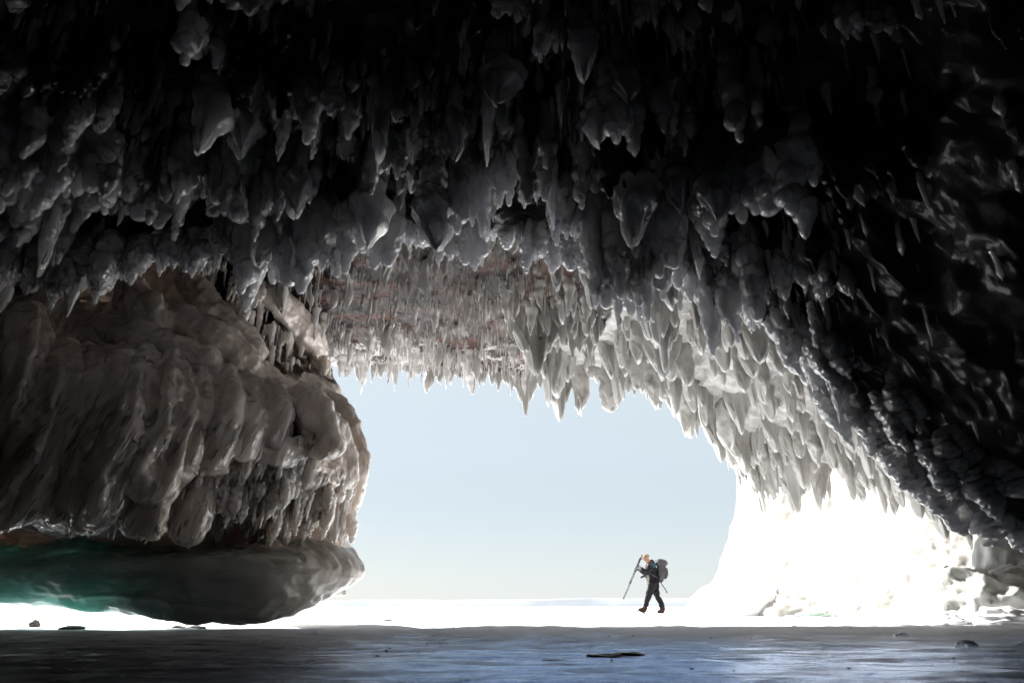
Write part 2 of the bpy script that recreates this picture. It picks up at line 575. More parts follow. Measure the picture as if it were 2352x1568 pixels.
# ------------------------------------------------------------------ sunlit ice wall standing outside the arch
wall_px = [
    [(1700, 1000, 21.5), (1790, 960, 19.5), (1880, 960, 18.0), (2000, 980, 16.2), (2120, 1010, 14.6), (2260, 1060, 13.4), (2480, 1120, 12.6)],
    [(1700, 1110, 21.0), (1775, 1110, 19.0), (1880, 1110, 17.5), (2000, 1110, 15.8), (2120, 1120, 14.3), (2260, 1150, 13.2), (2480, 1180, 12.4)],
    [(1690, 1210, 21.0), (1765, 1210, 18.9), (1870, 1210, 17.3), (1990, 1210, 15.6), (2110, 1210, 14.2), (2250, 1230, 13.1), (2480, 1250, 12.3)],
    [(1660, 1300, 21.0), (1725, 1310, 18.8), (1850, 1300, 17.0), (1980, 1300, 15.4), (2100, 1300, 14.0), (2250, 1310, 13.0), (2480, 1320, 12.2)],
    [(1620, 1375, 21.0), (1655, 1372, 18.6), (1800, 1370, 16.4), (1960, 1370, 15.0), (2090, 1370, 13.8), (2240, 1370, 12.8), (2480, 1370, 12.0)],
    [(1600, 1408, 21.0), (1610, 1412, 18.4), (1770, 1414, 16.0), (1950, 1416, 14.8), (2080, 1418, 13.6), (2240, 1422, 12.6), (2480, 1424, 11.9)],
]
wall = np.array([[W(*p) for p in row] for row in wall_px])
back = wall[:, :1] + np.array((3.5, 2.5, 0))
wall = np.concatenate([back, wall[:, :1] + np.array((0.7, 0.9, 0)), wall], 1)
topw = wall[:1] + np.array((0.3, 0.2, 3.0))
topw2 = wall[:1] + np.array((0.6, 0.3, 8.0))
wall = np.concatenate([topw2, topw, wall, wall[-1:] + np.array((-0.1, -0.1, -0.5))], 0)
NRw, NCw = 240, 300
Gw = surface(wall, NRw, NCw)
Nw = normals(Gw)
if Nw[NRw // 2, NCw // 2, 0] > 0:
    Nw = -Nw
d = 0.16 * fbm(Gw * 0.9, 4, 121) + 0.10 * ridged(np.stack([Gw[..., 0] * 1.5, Gw[..., 1] * 1.5, Gw[..., 2] * 0.3], -1), 3, 123) + 0.02 * fbm(Gw * 8, 3, 127)
link('ice_wall', to_mesh('ice_wall', Gw + Nw * d[..., None], grid_faces(NRw, NCw)), M_WHITE, kind='structure')


# ------------------------------------------------------------------ icicle shapes (unit length, hanging along -Z from the origin)
def icicle_shape(kind, seed, seg=12, rings=14, top=0.12):
    r_ = np.random.default_rng(seed)
    s = np.concatenate([[-top], np.linspace(0, 1, rings)])
    if kind == 'needle':
        prof_ = 0.045 * (1 - np.clip(s, 0, 1)) ** 0.7 + 0.004
    elif kind == 'carrot':
        prof_ = 0.15 * (1 - np.clip(s, 0, 1) ** 1.6) ** 0.9 + 0.006
        prof_ *= 1 + 0.10 * np.sin(s * r_.uniform(16, 26) + r_.uniform(0, 6))
    elif kind == 'bulb':
        c = r_.uniform(0.5, 0.72)
        prof_ = 0.15 + 0.15 * np.exp(-((s - c) / 0.24) ** 2)
        prof_ *= np.sqrt(np.clip(1 - np.clip((s - 0.72) / 0.28, 0, 1) ** 2, 0, 1)) * 0.97 + 0.03 * np.clip(1.05 - s, 0, 1)
        prof_ *= 1 + 0.09 * np.sin(s * r_.uniform(20, 38) + r_.uniform(0, 6))
    elif kind == 'column':
        prof_ = 0.13 + 0.03 * np.sin(s * r_.uniform(3, 8) + r_.uniform(0, 6))
        prof_ *= np.sqrt(np.clip(1 - np.clip((s - 0.7) / 0.3, 0, 1) ** 1.7, 0, 1)) * 0.96 + 0.02 * np.clip(1.2 - s, 0, 1)
    else:                                           # 'tongue': wide, thin, blunt
        prof_ = 0.24 + 0.07 * np.sin(s * r_.uniform(2, 6) + r_.uniform(0, 6))
        prof_ *= np.sqrt(np.clip(1 - np.clip((s - 0.45) / 0.55, 0, 1) ** 1.8, 0, 1)) * 0.97 + 0.01
    a = np.linspace(0, 2 * math.pi, seg, endpoint=False)
    ca, sa = np.cos(a)[None, :], np.sin(a)[None, :]
    flat = {'tongue': r_.uniform(0.35, 0.6), 'bulb': r_.uniform(0.7, 1), 'column': r_.uniform(0.6, 1)}.get(kind, 1.0)
    Pn = np.stack([ca * 0.8 + 0 * s[:, None], sa * 0.8 + 0 * s[:, None], s[:, None] * 2.6 + 0 * ca], -1)
    amp = {'needle': 0.25, 'carrot': 0.28, 'bulb': 0.32, 'column': 0.35, 'tongue': 0.42}[kind]
    rad = prof_[:, None] * (1 + amp * fbm(Pn * 1.3, 3, seed) + 0.16 * fbm(Pn * 4.2, 2, seed + 5))
    wob = 0.05 * np.stack([fbm(np.stack([s * 3, s * 0 + seed, s * 0], -1), 2, 3), fbm(np.stack([s * 3, s * 0 + seed, s * 0 + 5], -1), 2, 4)], -1)
    if kind in ('needle',):
        wob *= 0.3
    X = rad * ca + wob[:, :1]
    Y = rad * sa * flat + wob[:, 1:]
    Z_ = -s[:, None] + 0 * X
    if kind in ('tongue', 'column', 'bulb'):          # ragged end
        Z_ = Z_ + np.clip(s[:, None] - 0.5, 0, 1) * 0.5 * fbm(Pn * np.array((2.0, 2.0, 0.3)) + 3, 3, seed + 9)
    V = np.stack([X, Y, Z_], -1)
    tip = np.array([[V[-1, :, 0].mean(), V[-1, :, 1].mean(), V[-1, :, 2].min() - 0.004]])
    n = len(V)
    V = np.concatenate([V.reshape(-1, 3), tip])
    F = grid_faces(n, seg, True)
    t_ = np.arange(seg)
    cap = np.stack([(n - 1) * seg + t_, (n - 1) * seg + (t_ + 1) % seg, np.full(seg, n * seg), np.full(seg, n * seg)], -1)
    return V, F, cap[:, :3]


def tri(F, cap):
    return np.concatenate([F[:, [0, 1, 2]], F[:, [0, 2, 3]], cap])


def proto_mesh(name, kind, seed, seg, rings):
    V, F, cap = icicle_shape(kind, seed, seg, rings)
    return to_mesh(name, V, tri(F, cap))


def cluster_mesh(name, seed, width, n, kinds, depth=0.25, voxel=0.022):
    """several icicles grown into one ragged curtain; about unit height"""
    r_ = np.random.default_rng(seed)
    parts = []
    for i in range(n):
        kd = kinds[r_.integers(len(kinds))]
        V, F, cap = icicle_shape(kd, seed * 31 + i, 14, 16)
        L = r_.uniform(0.45, 1.0) * (1 - 0.35 * abs(i / max(1, n - 1) - 0.5) * 2)
        wd = r_.uniform(0.75, 1.35)
        an = r_.uniform(0, 6.28) if kd != 'tongue' else r_.normal(0, 0.3)
        c, s = math.cos(an), math.sin(an)
        V = V * np.array((L * wd, L * wd, L))
        V = np.stack([V[:, 0] * c - V[:, 1] * s, V[:, 0] * s + V[:, 1] * c, V[:, 2]], -1)
        V += np.array(((i / max(1, n - 1) - 0.5) * width + r_.normal(0, 0.03), r_.normal(0, depth * 0.3), r_.uniform(-0.06, 0.06)))
        parts.append((V, tri(F, cap)))
    V, F = join(parts)
    tmp = bpy.data.objects.new('tmp', to_mesh('tmp', V, F))
    C.objects.link(tmp)
    rm = tmp.modifiers.new('r', 'REMESH')
    rm.mode = 'VOXEL'
    rm.voxel_size = voxel
    sm = tmp.modifiers.new('s', 'SMOOTH')
    sm.iterations = 3
    dg = bpy.context.evaluated_depsgraph_get()
    me = bpy.data.meshes.new_from_object(tmp.evaluated_get(dg))
    me.name = name
    bpy.data.objects.remove(tmp)
    me.polygons.foreach_set('use_smooth', np.ones(len(me.polygons), bool))
    return me


def drape_mesh(name, seed, seg=72, rings=34, thick=0.16, points=3.0, flute=0.35, ragged=0.4):
    """a hanging sheet of ice: unit width and height, fluted faces, scalloped lower edge"""
    r_ = np.random.default_rng(seed)
    a = np.linspace(0, 2 * math.pi, seg, endpoint=False)
    s_ = np.concatenate([[-0.15], np.linspace(0, 1, rings)])
    x0 = np.sign(np.cos(a)) * np.abs(np.cos(a)) ** 0.8
    z0 = x0 * 0 + seed * 1.7
    zz = np.zeros_like(x0)
    Lx = 1 - ragged * (0.5 + 0.5 * vnoise(np.stack([x0 * points, z0, zz], -1), seed)) - 0.35 * ragged * np.abs(vnoise(np.stack([x0 * points * 3.1, z0, zz], -1), seed + 1))
    Lx *= 1 - 0.45 * np.clip(np.abs(x0 + r_.uniform(-.2, .2)) - 0.35, 0, 1) ** 1.2
    Lx = Lx / Lx.max()
    sc, xg = s_[:, None], x0[None, :]
    prof_ = np.sqrt(np.clip(1 - np.clip((sc - 0.55) / 0.45, 0, 1) ** 2.2, 0, 1)) * 0.97 + 0.03
    swell = 0.8 + 0.35 * np.clip(sc, 0, 1)
    wq = np.stack([xg * 2.0 + 0 * sc, np.sin(a)[None, :] * 0.5 + 0 * sc, sc * 1.6 + 0 * xg + seed], -1)
    fl = 1 + flute * vnoise(np.stack([xg * 5 + 0 * sc, 0 * sc + 0 * xg + seed, sc * 0.7 + 0 * xg], -1), seed + 3) + 0.7 * flute * fbm(wq * 2.2, 3, seed + 4)
    wid = 0.5 * (0.92 + 0.12 * fbm(np.stack([sc * 2 + 0 * xg, np.sign(xg) + 0 * sc, 0 * sc + 0 * xg + seed], -1), 2, seed + 6)) * (1 - 0.30 * np.clip(sc, 0, 1) ** 2)
    X = xg * wid * (0.75 + 0.25 * prof_)
    Y = np.sin(a)[None, :] * thick * prof_ * swell * fl + 0.05 * vnoise(np.stack([xg * 2 + 0 * sc, sc * 2 + 0 * xg, 0 * sc + 0 * xg + seed], -1), seed + 8)
    Z_ = -sc * np.where(sc > 0, Lx[None, :], 1)
    V = np.stack([X, Y, Z_], -1)
    n = len(V)
    F = grid_faces(n, seg, True)
    # close the foot across its thickness
    b0 = (n - 1) * seg
    i_ = np.arange(1, seg // 2)
    j_ = (seg - i_) % seg
    foot = np.stack([b0 + i_[:-1], b0 + i_[1:], b0 + j_[1:], b0 + j_[:-1]], -1)
    ends = np.array([[b0 + 0, b0 + 1, b0 + seg - 1, b0 + seg - 1], [b0 + seg // 2, b0 + seg // 2 + 1, b0 + seg // 2 - 1, b0 + seg // 2 - 1]])
    T3 = np.concatenate([F[:, [0, 1, 2]], F[:, [0, 2, 3]], foot[:, [0, 1, 2]], foot[:, [0, 2, 3]], ends[:, :3]])
    return to_mesh(name, V.reshape(-1, 3), T3)


sheets = [drape_mesh('ice_sheet', 720 + i, thick=0.10, points=3.4, flute=0.5, ragged=0.55, seg=96) for i in range(6)]                # fluted wall sheets
def blob_mesh(name, seed, cols=4, width=0.75, voxel=0.016):
    """rounded, knobbly ice built up drop by drop: stacks of swelling beads fused side by side"""
    r_ = np.random.default_rng(seed)
    parts = []
    th = np.linspace(0, math.pi, 12)[:, None]
    ph = np.linspace(0, 2 * math.pi, 18, endpoint=False)[None, :]
    D = np.stack([np.sin(th) * np.cos(ph), np.sin(th) * np.sin(ph), np.cos(th) + 0 * ph], -1)
    F = grid_faces(12, 18, True)
    F = np.concatenate([F[:, [0, 1, 2]], F[:, [0, 2, 3]]])
    for c_ in range(cols):
        x = (c_ / max(1, cols - 1) - 0.5) * width + r_.normal(0, 0.04) if cols > 1 else 0
        y = r_.normal(0, 0.09)
        L = r_.uniform(0.5, 1.0) if c_ else 1.0
        R0 = r_.uniform(0.075, 0.15)
        z, top_ = 0.10, True
        while z > -L:
            f_ = (0.10 - z) / (L + 0.10)
            rad = R0 * (0.75 + 0.55 * math.sin(min(1, f_ * 1.25) * math.pi * 0.75)) * r_.uniform(0.85, 1.15) * (1 - 0.55 * max(0, f_ - 0.72) / 0.28)
            hz_ = rad * r_.uniform(0.7, 1.5)
            V = D * np.array((rad * r_.uniform(0.85, 1.2), rad * r_.uniform(0.85, 1.2), hz_)) + np.array((x + r_.normal(0, 0.02), y + r_.normal(0, 0.02), z))
            parts.append((V.reshape(-1, 3), F))
            z -= hz_ * r_.uniform(0.55, 0.95)
        if r_.random() < 0.7:
            V = D * np.array((0.035, 0.035, 0.11)) + np.array((x, y, z - 0.02))
            parts.append((V.reshape(-1, 3), F))
    V, F = join(parts)
    me = fuse(name, V, F, voxel, 2)
    n = len(me.vertices)
    co = np.empty(n * 3, np.float32)
    no = np.empty(n * 3, np.float32)
    me.vertices.foreach_get('co', co)
    me.vertices.foreach_get('normal', no)
    co, no = co.reshape(-1, 3).astype(float), no.reshape(-1, 3)
    wet = np.clip(0.5 + 1.3 * vnoise(co * 2.0, seed + 12), 0, 1)
    dd = 0.030 * beads(co * 8, seed + 20) * wet + 0.013 * beads(co * 15, seed + 30) + 0.016 * fbm(co * 7, 2, seed) + 0.004 * np.sin(co[:, 2] * 46 + 3 * vnoise(co * 3, seed)) * np.clip(vnoise(co * 2.2, seed + 2) + 0.4, 0, 1)
    me.vertices.foreach_set('co', (co + no * dd[:, None]).astype(np.float32).ravel())
    me.update()
    return me


def fuse(name, V, F, voxel, smooth):
    tmp = bpy.data.objects.new('tmp', to_mesh('tmp', V, F))
    C.objects.link(tmp)
    rm = tmp.modifiers.new('r', 'REMESH')
    rm.mode = 'VOXEL'
    rm.voxel_size = voxel
    sm = tmp.modifiers.new('s', 'SMOOTH')
    sm.iterations = smooth
    dg = bpy.context.evaluated_depsgraph_get()
    me = bpy.data.meshes.new_from_object(tmp.evaluated_get(dg))
    me.name = name
    bpy.data.objects.remove(tmp)
    me.polygons.foreach_set('use_smooth', np.ones(len(me.polygons), bool))
    return me


blobs = [blob_mesh('ice_cluster', 800 + i, (1, 3, 4, 6, 8, 5, 6, 3, 9, 8)[i], (0.3, 0.35, 0.5, 0.75, 0.9, 0.6, 0.8, 0.4, 1.1, 1.0)[i]) for i in range(10)]
wide_blobs = [3, 4, 6, 8, 9]
bulbs = [proto_mesh('bulb_icicle', kd, 100 + i, 28, 44) for i, kd in enumerate(['bulb'] * 7 + ['carrot'] * 4 + ['column'] * 4)]
curtains = [cluster_mesh('ice_curtain', 200 + i, 0.7 + 0.25 * (i % 3), 6 + i % 4, ['tongue', 'tongue', 'bulb', 'column', 'carrot']) for i in range(8)]
thin = [proto_mesh('thin_icicle', kd, 300 + i, 12, 18) for i, kd in enumerate(['needle'] * 3 + ['carrot'] * 4 + ['column'] * 2)]
LOWPOLY = [icicle_shape(kd, 400 + i, 6, 6) for i, kd in enumerate(['needle'] * 3 + ['carrot'] * 5 + ['column'] * 3 + ['tongue'] * 2 + ['bulb'] * 3)]
LOWPOLY = [(V, tri(F, cap)) for V, F, cap in LOWPOLY]


def hang(me, pos, length, width, mat, parent, name='icicle', rz=None, lean=(0, 0), depth=None, **props):
    if not me.materials:
        me.materials.append(mat)
    o = bpy.data.objects.new(name, me)
    C.objects.link(o)
    if me.materials[0] is not mat:
        o.material_slots[0].link = 'OBJECT'
        o.material_slots[0].material = mat
    o.location = pos
    o.scale = (width, depth or width, length)
    o.rotation_euler = (lean[0], lean[1], random.uniform(0, 6.28) if rz is None else rz)
    o.parent = parent
    for k_, v_ in props.items():
        o[k_] = v_
    return o


def stuff_icicles(name, pts, lens, mat, parent, ratio=(0.7, 1.4), kinds=None):
    parts = []
    for p, L in zip(pts, lens):
        V, F = LOWPOLY[rng.integers(len(LOWPOLY))] if kinds is None else LOWPOLY[kinds[rng.integers(len(kinds))]]
        w = L * rng.uniform(*ratio)
        an = rng.uniform(0, 6.28)
        c, s = math.cos(an), math.sin(an)
        V = V * np.array((w, w, L))
        parts.append((np.stack([V[:, 0] * c - V[:, 1] * s, V[:, 0] * s + V[:, 1] * c, V[:, 2]], -1) + p, F))
    V, F = join(parts)
    return link(name, to_mesh(name, V, F), mat, parent, kind='stuff')


def project(p):
    p = np.asarray(p, float) - np.array((0, 0, CAM_H))
    sp, cp = math.sin(PITCH), math.cos(PITCH)
    dep = p[..., 1] * cp + p[..., 2] * sp
    upc = -p[..., 1] * sp + p[..., 2] * cp
    return 1176 + FPX * p[..., 0] / dep, 784 - FPX * upc / dep, dep


def pick(G, n, r0, r1, c0, c1, dens=None):
    """n random grid points of a surface, evenly over its area, with an optional density"""
    S = G[r0:r1, c0:c1]
    du = np.gradient(S, axis=1)
    dv = np.gradient(S, axis=0)
    area = np.linalg.norm(np.cross(du, dv), axis=-1)
    if dens is not None:
        area = area * dens[r0:r1, c0:c1]
    pr = (area / area.sum()).ravel()
    idx = rng.choice(len(pr), n, p=pr)
    return S.reshape(-1, 3)[idx], idx


def spaced(pts, rad):
    keep = []
    for i, p in enumerate(pts):
        if all(np.sum((p - pts[j]) ** 2) > rad(p) ** 2 for j in keep):
            keep.append(i)
    return keep


# --- near roof: bulbs and curtains frozen under it
lip_r = int(NR1 * 3 / 10)
view = (G1d[..., 1] > 2.4) & (G1d[..., 1] < 5.75) & (G1d[..., 0] > -5.6) & (G1d[..., 0] < 6)
x1, y1 = G1d[..., 0], G1d[..., 1]
dens1 = np.where(view, 1.0, 0.0) * np.clip(0.8 + 2.4 * fbm(G1d * 1.1, 3, 77), 0.03, 2.5) * np.clip((y1 - 2.2) / 2.0, 0.15, 1)
dens1 *= np.clip(1.15 - (x1 - 1.3) * 0.55, 0.06, 1)


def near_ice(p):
    """ice darkens deeper in and to the right: fading light put into its colour"""
    light_falloff = np.clip((p[1] - 3.1) / 1.2, 0.0, 1) * np.clip(1.3 - (p[0] - 1.2) * 0.5, 0.08, 1)
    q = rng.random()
    return M_CLEAR if q < light_falloff * 0.85 else (M_DIM if q < 0.08 + light_falloff * 0.9 else M_DARK)  # deeper ice gets the darker materials in place of weaker light


pts, _ = pick(G1d, 1400, lip_r, NR1, 0, NC1, dens1)
keep = spaced(pts, lambda p: 0.22)
for i in keep[:250]:
    p = pts[i]
    side = np.clip((p[0] - 2.0) / 2.5, 0, 1)
    L = (0.24 + 0.60 * rng.random() ** 1.8 * np.clip((p[1] - 2.6) / 1.8, 0.1, 1)) * (1 - 0.55 * side)
    p = p + np.array((0, 0, 0.05))
    if p[0] > 2.5 and rng.random() < 0.7:
        continue
    if rng.random() < 0.66:
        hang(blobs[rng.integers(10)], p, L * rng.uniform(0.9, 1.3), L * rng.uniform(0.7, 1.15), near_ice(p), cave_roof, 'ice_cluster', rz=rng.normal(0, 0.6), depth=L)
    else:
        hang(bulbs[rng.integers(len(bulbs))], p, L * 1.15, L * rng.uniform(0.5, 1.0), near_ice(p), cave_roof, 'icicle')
pts, _ = pick(G1d, 2800, lip_r, NR1, 0, NC1, dens1 * np.where(x1 > 2.5, 0.25, 1))
stuff_icicles('small_icicles', pts + np.array((0, 0, 0.02)), rng.uniform(0.06, 0.26, len(pts)) * np.where(pts[:, 0] > 3, 0.6, 1), M_DIM, cave_roof, (0.5, 1.2))

# --- near lip: broad tongues along the edge (u, top v, tip v, width px, Y)
lip_items = [(20, 590, 712, 90, 5.45), (95, 580, 640, 90, 5.5), (205, 560, 684, 130, 5.4), (160, 560, 640, 90, 5.55), (300, 560, 645, 85, 5.5),
             (350, 545, 600, 90, 5.6), (430, 540, 622, 80, 5.55), (490, 500, 600, 80, 5.6), (545, 480, 570, 60, 5.62), (585, 440, 500, 60, 5.6), (614, 450, 556, 26, 5.4),
             (690, 490, 580, 80, 5.5), (750, 490, 590, 60, 5.6), (775, 500, 612, 70, 5.45), (820, 490, 570, 80, 5.55), (880, 520, 600, 70, 5.5), (940, 510, 570, 70, 5.6),
             (1000, 510, 560, 70, 5.6), (1065, 520, 603, 90, 5.5), (1130, 500, 545, 70, 5.6), (1190, 510, 560, 60, 5.6), (1235, 520, 612, 55, 5.5), (1285, 520, 575, 60, 5.55),
             (1330, 540, 640, 60, 5.45), (1385, 540, 660, 50, 5.4), (1408, 600, 738, 52, 5.0), (1458, 600, 718, 54, 5.0), (1432, 430, 680, 150, 5.1), (1500, 540, 680, 60, 5.2),
             (1555, 560, 640, 50, 5.4), (1600, 580, 672, 40, 5.4), (1640, 600, 690, 60, 5.45), (1690, 620, 690, 50, 5.5), (1730, 660, 735, 50, 5.5), (1770, 700, 790, 45, 5.5)]
for (u, v0, v1, wpx, Y) in lip_items:
    a, b_ = W(u, v0, Y), W(u, v1, Y)
    dep = project(a)[2]
    L = (a[2] - b_[2])
    wm = wpx / FPX * dep
    if wpx > 62:
        hang(blobs[wide_blobs[rng.integers(5)]], a, L, wm * 1.0, M_CLEAR, cave_roof, 'ice_cluster', rz=rng.normal(0, 0.25), depth=min(wm, L) * 1.1)
    else:
        hang(blobs[(0, 1, 2, 7)[rng.integers(4)]], a, L, wm / 0.5, M_CLEAR, cave_roof, 'ice_cluster')
for (u, v0, v1, wpx, Y) in [(60, 500, 650, 230, 5.6), (215, 480, 655, 230, 5.65), (400, 470, 600, 220, 5.7), (500, 430, 560, 180, 5.7), (770, 430, 570, 190, 5.75),
                            (960, 460, 560, 220, 5.8), (1160, 460, 550, 220, 5.75), (1330, 470, 600, 160, 5.7), (1580, 520, 650, 170, 5.6), (1700, 600, 700, 130, 5.6),
                            (90, 380, 540, 200, 4.9), (330, 350, 500, 230, 5.0), (640, 330, 470, 200, 5.0), (930, 280, 430, 170, 4.7), (1440, 230, 380, 190, 4.4)]:
    a, b_ = W(u, v0, Y), W(u, v1, Y)
    dep = project(a)[2]
    hang(blobs[wide_blobs[rng.integers(5)]], a, a[2] - b_[2], wpx / FPX * dep * 0.95, M_CLEAR if Y > 4.95 else M_DIM, cave_roof, 'ice_cluster', rz=rng.normal(0, 0.2), depth=0.55)

for (u, v0, v1, wpx, Y) in [(1800, 700, 850, 120, 5.5), (1850, 740, 905, 110, 5.55), (1905, 790, 930, 110, 5.6), (1960, 870, 985, 130, 5.5), (2020, 930, 1040, 140, 5.45),
                            (2075, 1000, 1105, 150, 5.4), (2140, 1040, 1130, 160, 5.4), (2215, 1090, 1190, 190, 5.35), (2300, 1130, 1222, 200, 5.3), (2390, 1160, 1260, 200, 5.3),
                            (2060, 900, 1010, 130, 5.1), (2180, 1000, 1110, 170, 5.0), (2290, 1060, 1160, 160, 4.9), (1930, 760, 860, 120, 5.2)]:
    a, b_ = W(u, v0, Y), W(u, v1, Y)
    dep = project(a)[2]
    hang(blobs[wide_blobs[rng.integers(5)]], a, a[2] - b_[2], wpx / FPX * dep, M_CLEAR if Y > 5.25 else M_DIM, cave_roof, 'ice_cluster', rz=rng.normal(-0.2, 0.2), depth=0.5, lean=(0, -0.35))

# --- right-hand lip: a ragged fringe of clear daggers along the diagonal edge
edge = crom(np.array([W(u, v, 5.55) for u, v in lip_px[12:21]]), 60)
for i, p in enumerate(edge):
    p = p + np.array((rng.uniform(-.05, .12), rng.uniform(-.25, .1), rng.uniform(0.02, .1)))
    L = rng.uniform(0.10, 0.24) * (1 - 0.4 * i / 60)
    if i % 3 == 0:
        hang(blobs[rng.integers(10)], p, L * 1.2, L * 1.1, M_CLEAR, cave_roof, 'ice_cluster', rz=rng.normal(0, 0.5), depth=L * 0.8)
    else:
        hang(bulbs[rng.integers(len(bulbs))], p, L, L * 0.9, M_DIM, cave_roof, 'icicle', lean=(0, -0.25))

# --- far ceiling and right wall
inside = int(NR2 * 4.15 / 7)
uu, vv, _d = project(G2d)
vis2 = (uu > 450) & (uu < 2352) & (vv > 480) & (vv < 1420) & (G2d[..., 2] > 0.6)
d2 = np.where(vis2, 1.0, 0.0) * np.clip(1 + 1.3 * fbm(G2d * 0.8, 3, 81), 0.1, 2.5)
left2 = np.clip(1 - (G2d[..., 0] - 0.3) / 1.2, 0, 1)
pts, _ = pick(G2d, 2500, 0, inside, 0, NC2, d2 * (0.03 + left2))
ln = rng.uniform(0.06, 0.25, len(pts)) * (0.8 + 0.5 * rng.random(len(pts)) ** 3)
stuff_icicles('small_icicles', pts + np.array((0, 0, 0.02)), ln, M_SMALL, rock_arch, (0.35, 0.75))
pts, _ = pick(G2d, 200, 0, inside, 0, NC2, d2 * left2)
for p in pts:
    L = rng.uniform(0.22, 0.6)
    hang(thin[rng.integers(len(thin))], p + np.array((0, 0, .03)), L, L * rng.uniform(0.7, 1.2), M_SMALL, rock_arch)
pts, idx = pick(G2d, 900, 0, inside, 0, NC2, d2 * (1 - left2))
nrm = N2[0:inside].reshape(-1, 3)[idx]
keep = spaced(pts, lambda p: 0.26)[:210]
for i in keep:
    p = pts[i] - nrm[i] * 0.07 + np.array((0, 0, 0.15))
    L = rng.uniform(0.5, 1.15) * (0.8 if p[2] < 2.9 else 1)
    if rng.random() < 0.65:
        hang(sheets[rng.integers(6)], p, L * 1.15, L * rng.uniform(0.6, 1.0), M_WHITE, rock_arch, 'ice_sheet', rz=rng.normal(0.25, 0.4), depth=L * 0.9)
    else:
        hang(bulbs[11 + rng.integers(3)], p, L, L * rng.uniform(0.8, 1.3), M_WHITE, rock_arch, 'icicle')

# rim fringe: (u, top v, tip v, width px)
rim_items = [(800, 838, 868, 22), (832, 835, 906, 34), (857, 850, 880, 10), (880, 838, 868, 40), (910, 840, 897, 16), (950, 838, 872, 46), (985, 842, 900, 22),
             (1010, 842, 880, 30), (1030, 845, 895, 30), (1062, 845, 890, 40), (1085, 850, 905, 16), (1105, 848, 895, 30), (1140, 850, 900, 36), (1170, 850, 910, 40),
             (1208, 850, 957, 48), (1190, 850, 905, 30), (1250, 850, 910, 40), (1275, 845, 905, 44), (1310, 855, 895, 30), (1375, 850, 880, 50), (1400, 850, 895, 30), (1418, 860, 908, 14), (1450, 870, 912, 30),
             (1480, 880, 915, 30), (1510, 880, 930, 34), (1545, 900, 960, 36), (1575, 915, 975, 30), (1595, 925, 1005, 34), (1618, 945, 1000, 26), (1640, 960, 1020, 30),
             (1660, 990, 1080, 30), (1690, 1020, 1120, 34), (1712, 1050, 1146, 44), (1735, 1060, 1130, 30), (1790, 1060, 1095, 40), (1840, 1050, 1090, 50), (1890, 1050, 1110, 44), (1940, 1055, 1115, 50), (1985, 1060, 1128, 44), (2020, 1070, 1150, 50)]
rimc = crom(rim_row, 300)
ru, rv, _x = project(rimc)
for (u, v0, v1, wpx) in rim_items:
    j = int(np.argmin(np.abs(ru - u)))
    Y = rimc[j, 1] + 0.05
    a, b_ = W(u, v0 - 6, Y), W(u, v1, Y)
    dep = project(a)[2]
    wm = wpx / FPX * dep
    L = a[2] - b_[2]
    if wpx > 28:
        hang(sheets[rng.integers(6)], a, L, wm * 1.25, M_WHITE, rock_arch, 'ice_sheet', rz=rng.normal(0, 0.3), depth=wm)
    else:
        hang(thin[3 + rng.integers(6)], a, L, wm / 0.28, M_WHITE, rock_arch, 'icicle')

# ------------------------------------------------------------------ left ice overhang: core and lobes
core_px = [
    [(-700, 470, 9.3), (-300, 470, 9.3), (150, 490, 9.5), (400, 500, 9.7), (560, 560, 10.0), (680, 700, 10.6), (745, 850, 11.4)],
    [(-700, 610, 9.0), (-300, 610, 9.0), (150, 630, 9.1), (380, 640, 9.2), (550, 690, 9.4), (670, 780, 10.0), (755, 870, 10.8)],
    [(-700, 680, 6.9), (-300, 680, 6.9), (110, 700, 7.3), (330, 730, 7.6), (540, 800, 8.2), (650, 870, 8.8), (765, 895, 9.6)],
    [(-700, 860, 6.3), (-300, 860, 6.3), (80, 850, 6.4), (310, 860, 6.7), (530, 900, 7.2), (690, 930, 7.8), (800, 970, 9.0)],
    [(-700, 1020, 6.2), (-300, 1020, 6.2), (60, 1030, 6.25), (290, 1020, 6.5), (510, 1010, 7.0), (680, 1020, 7.6), (825, 1060, 8.9)],
    [(-700, 1170, 6.4), (-300, 1170, 6.4), (40, 1160, 6.4), (220, 1170, 6.6), (420, 1140, 7.0), (620, 1140, 7.5), (798, 1170, 8.8)],
    [(-700, 1235, 7.4), (-300, 1235, 7.4), (60, 1225, 7.4), (280, 1235, 7.4), (470, 1220, 7.6), (650, 1215, 7.9), (786, 1215, 8.8)],
    [(-700, 1310, 7.1), (-300, 1310, 7.1), (60, 1305, 7.05), (290, 1305, 6.95), (480, 1300, 7.0), (680, 1295, 7.4), (832, 1305, 8.7)],
    [(-700, 1380, 7.4), (-300, 1378, 7.4), (60, 1388, 7.3), (290, 1400, 7.2), (480, 1410, 7.2), (640, 1410, 7.5), (805, 1348, 8.7)],
    [(-700, 1386, 7.7), (-300, 1386, 7.7), (60, 1396, 7.6), (290, 1404, 7.6), (480, 1411, 7.9), (640, 1409, 8.0), (790, 1356, 8.9)],
]
core = np.array([[W(*p) for p in row] for row in core_px])
assert core.shape[:2] == (10, 7)
last = core[:, -1]
c1 = last + np.array((-0.35, 0.55, 0))
c2 = last + np.array((-1.6, 0.9, 0))
core = np.concatenate([core, c1[:, None], c2[:, None]], 1)
NRc, NCc = 320, 420
Gc = surface(core, NRc, NCc)
Nc = normals(Gc)
if Nc[NRc // 2, NCc // 4, 1] > 0:
    Nc = -Nc
vraw = np.linspace(0, 9, NRc)[:, None]              # row 0 and 1 are the recess under the roof
vfrac = np.clip(vraw - 1, 0.0, 8.0) / 8
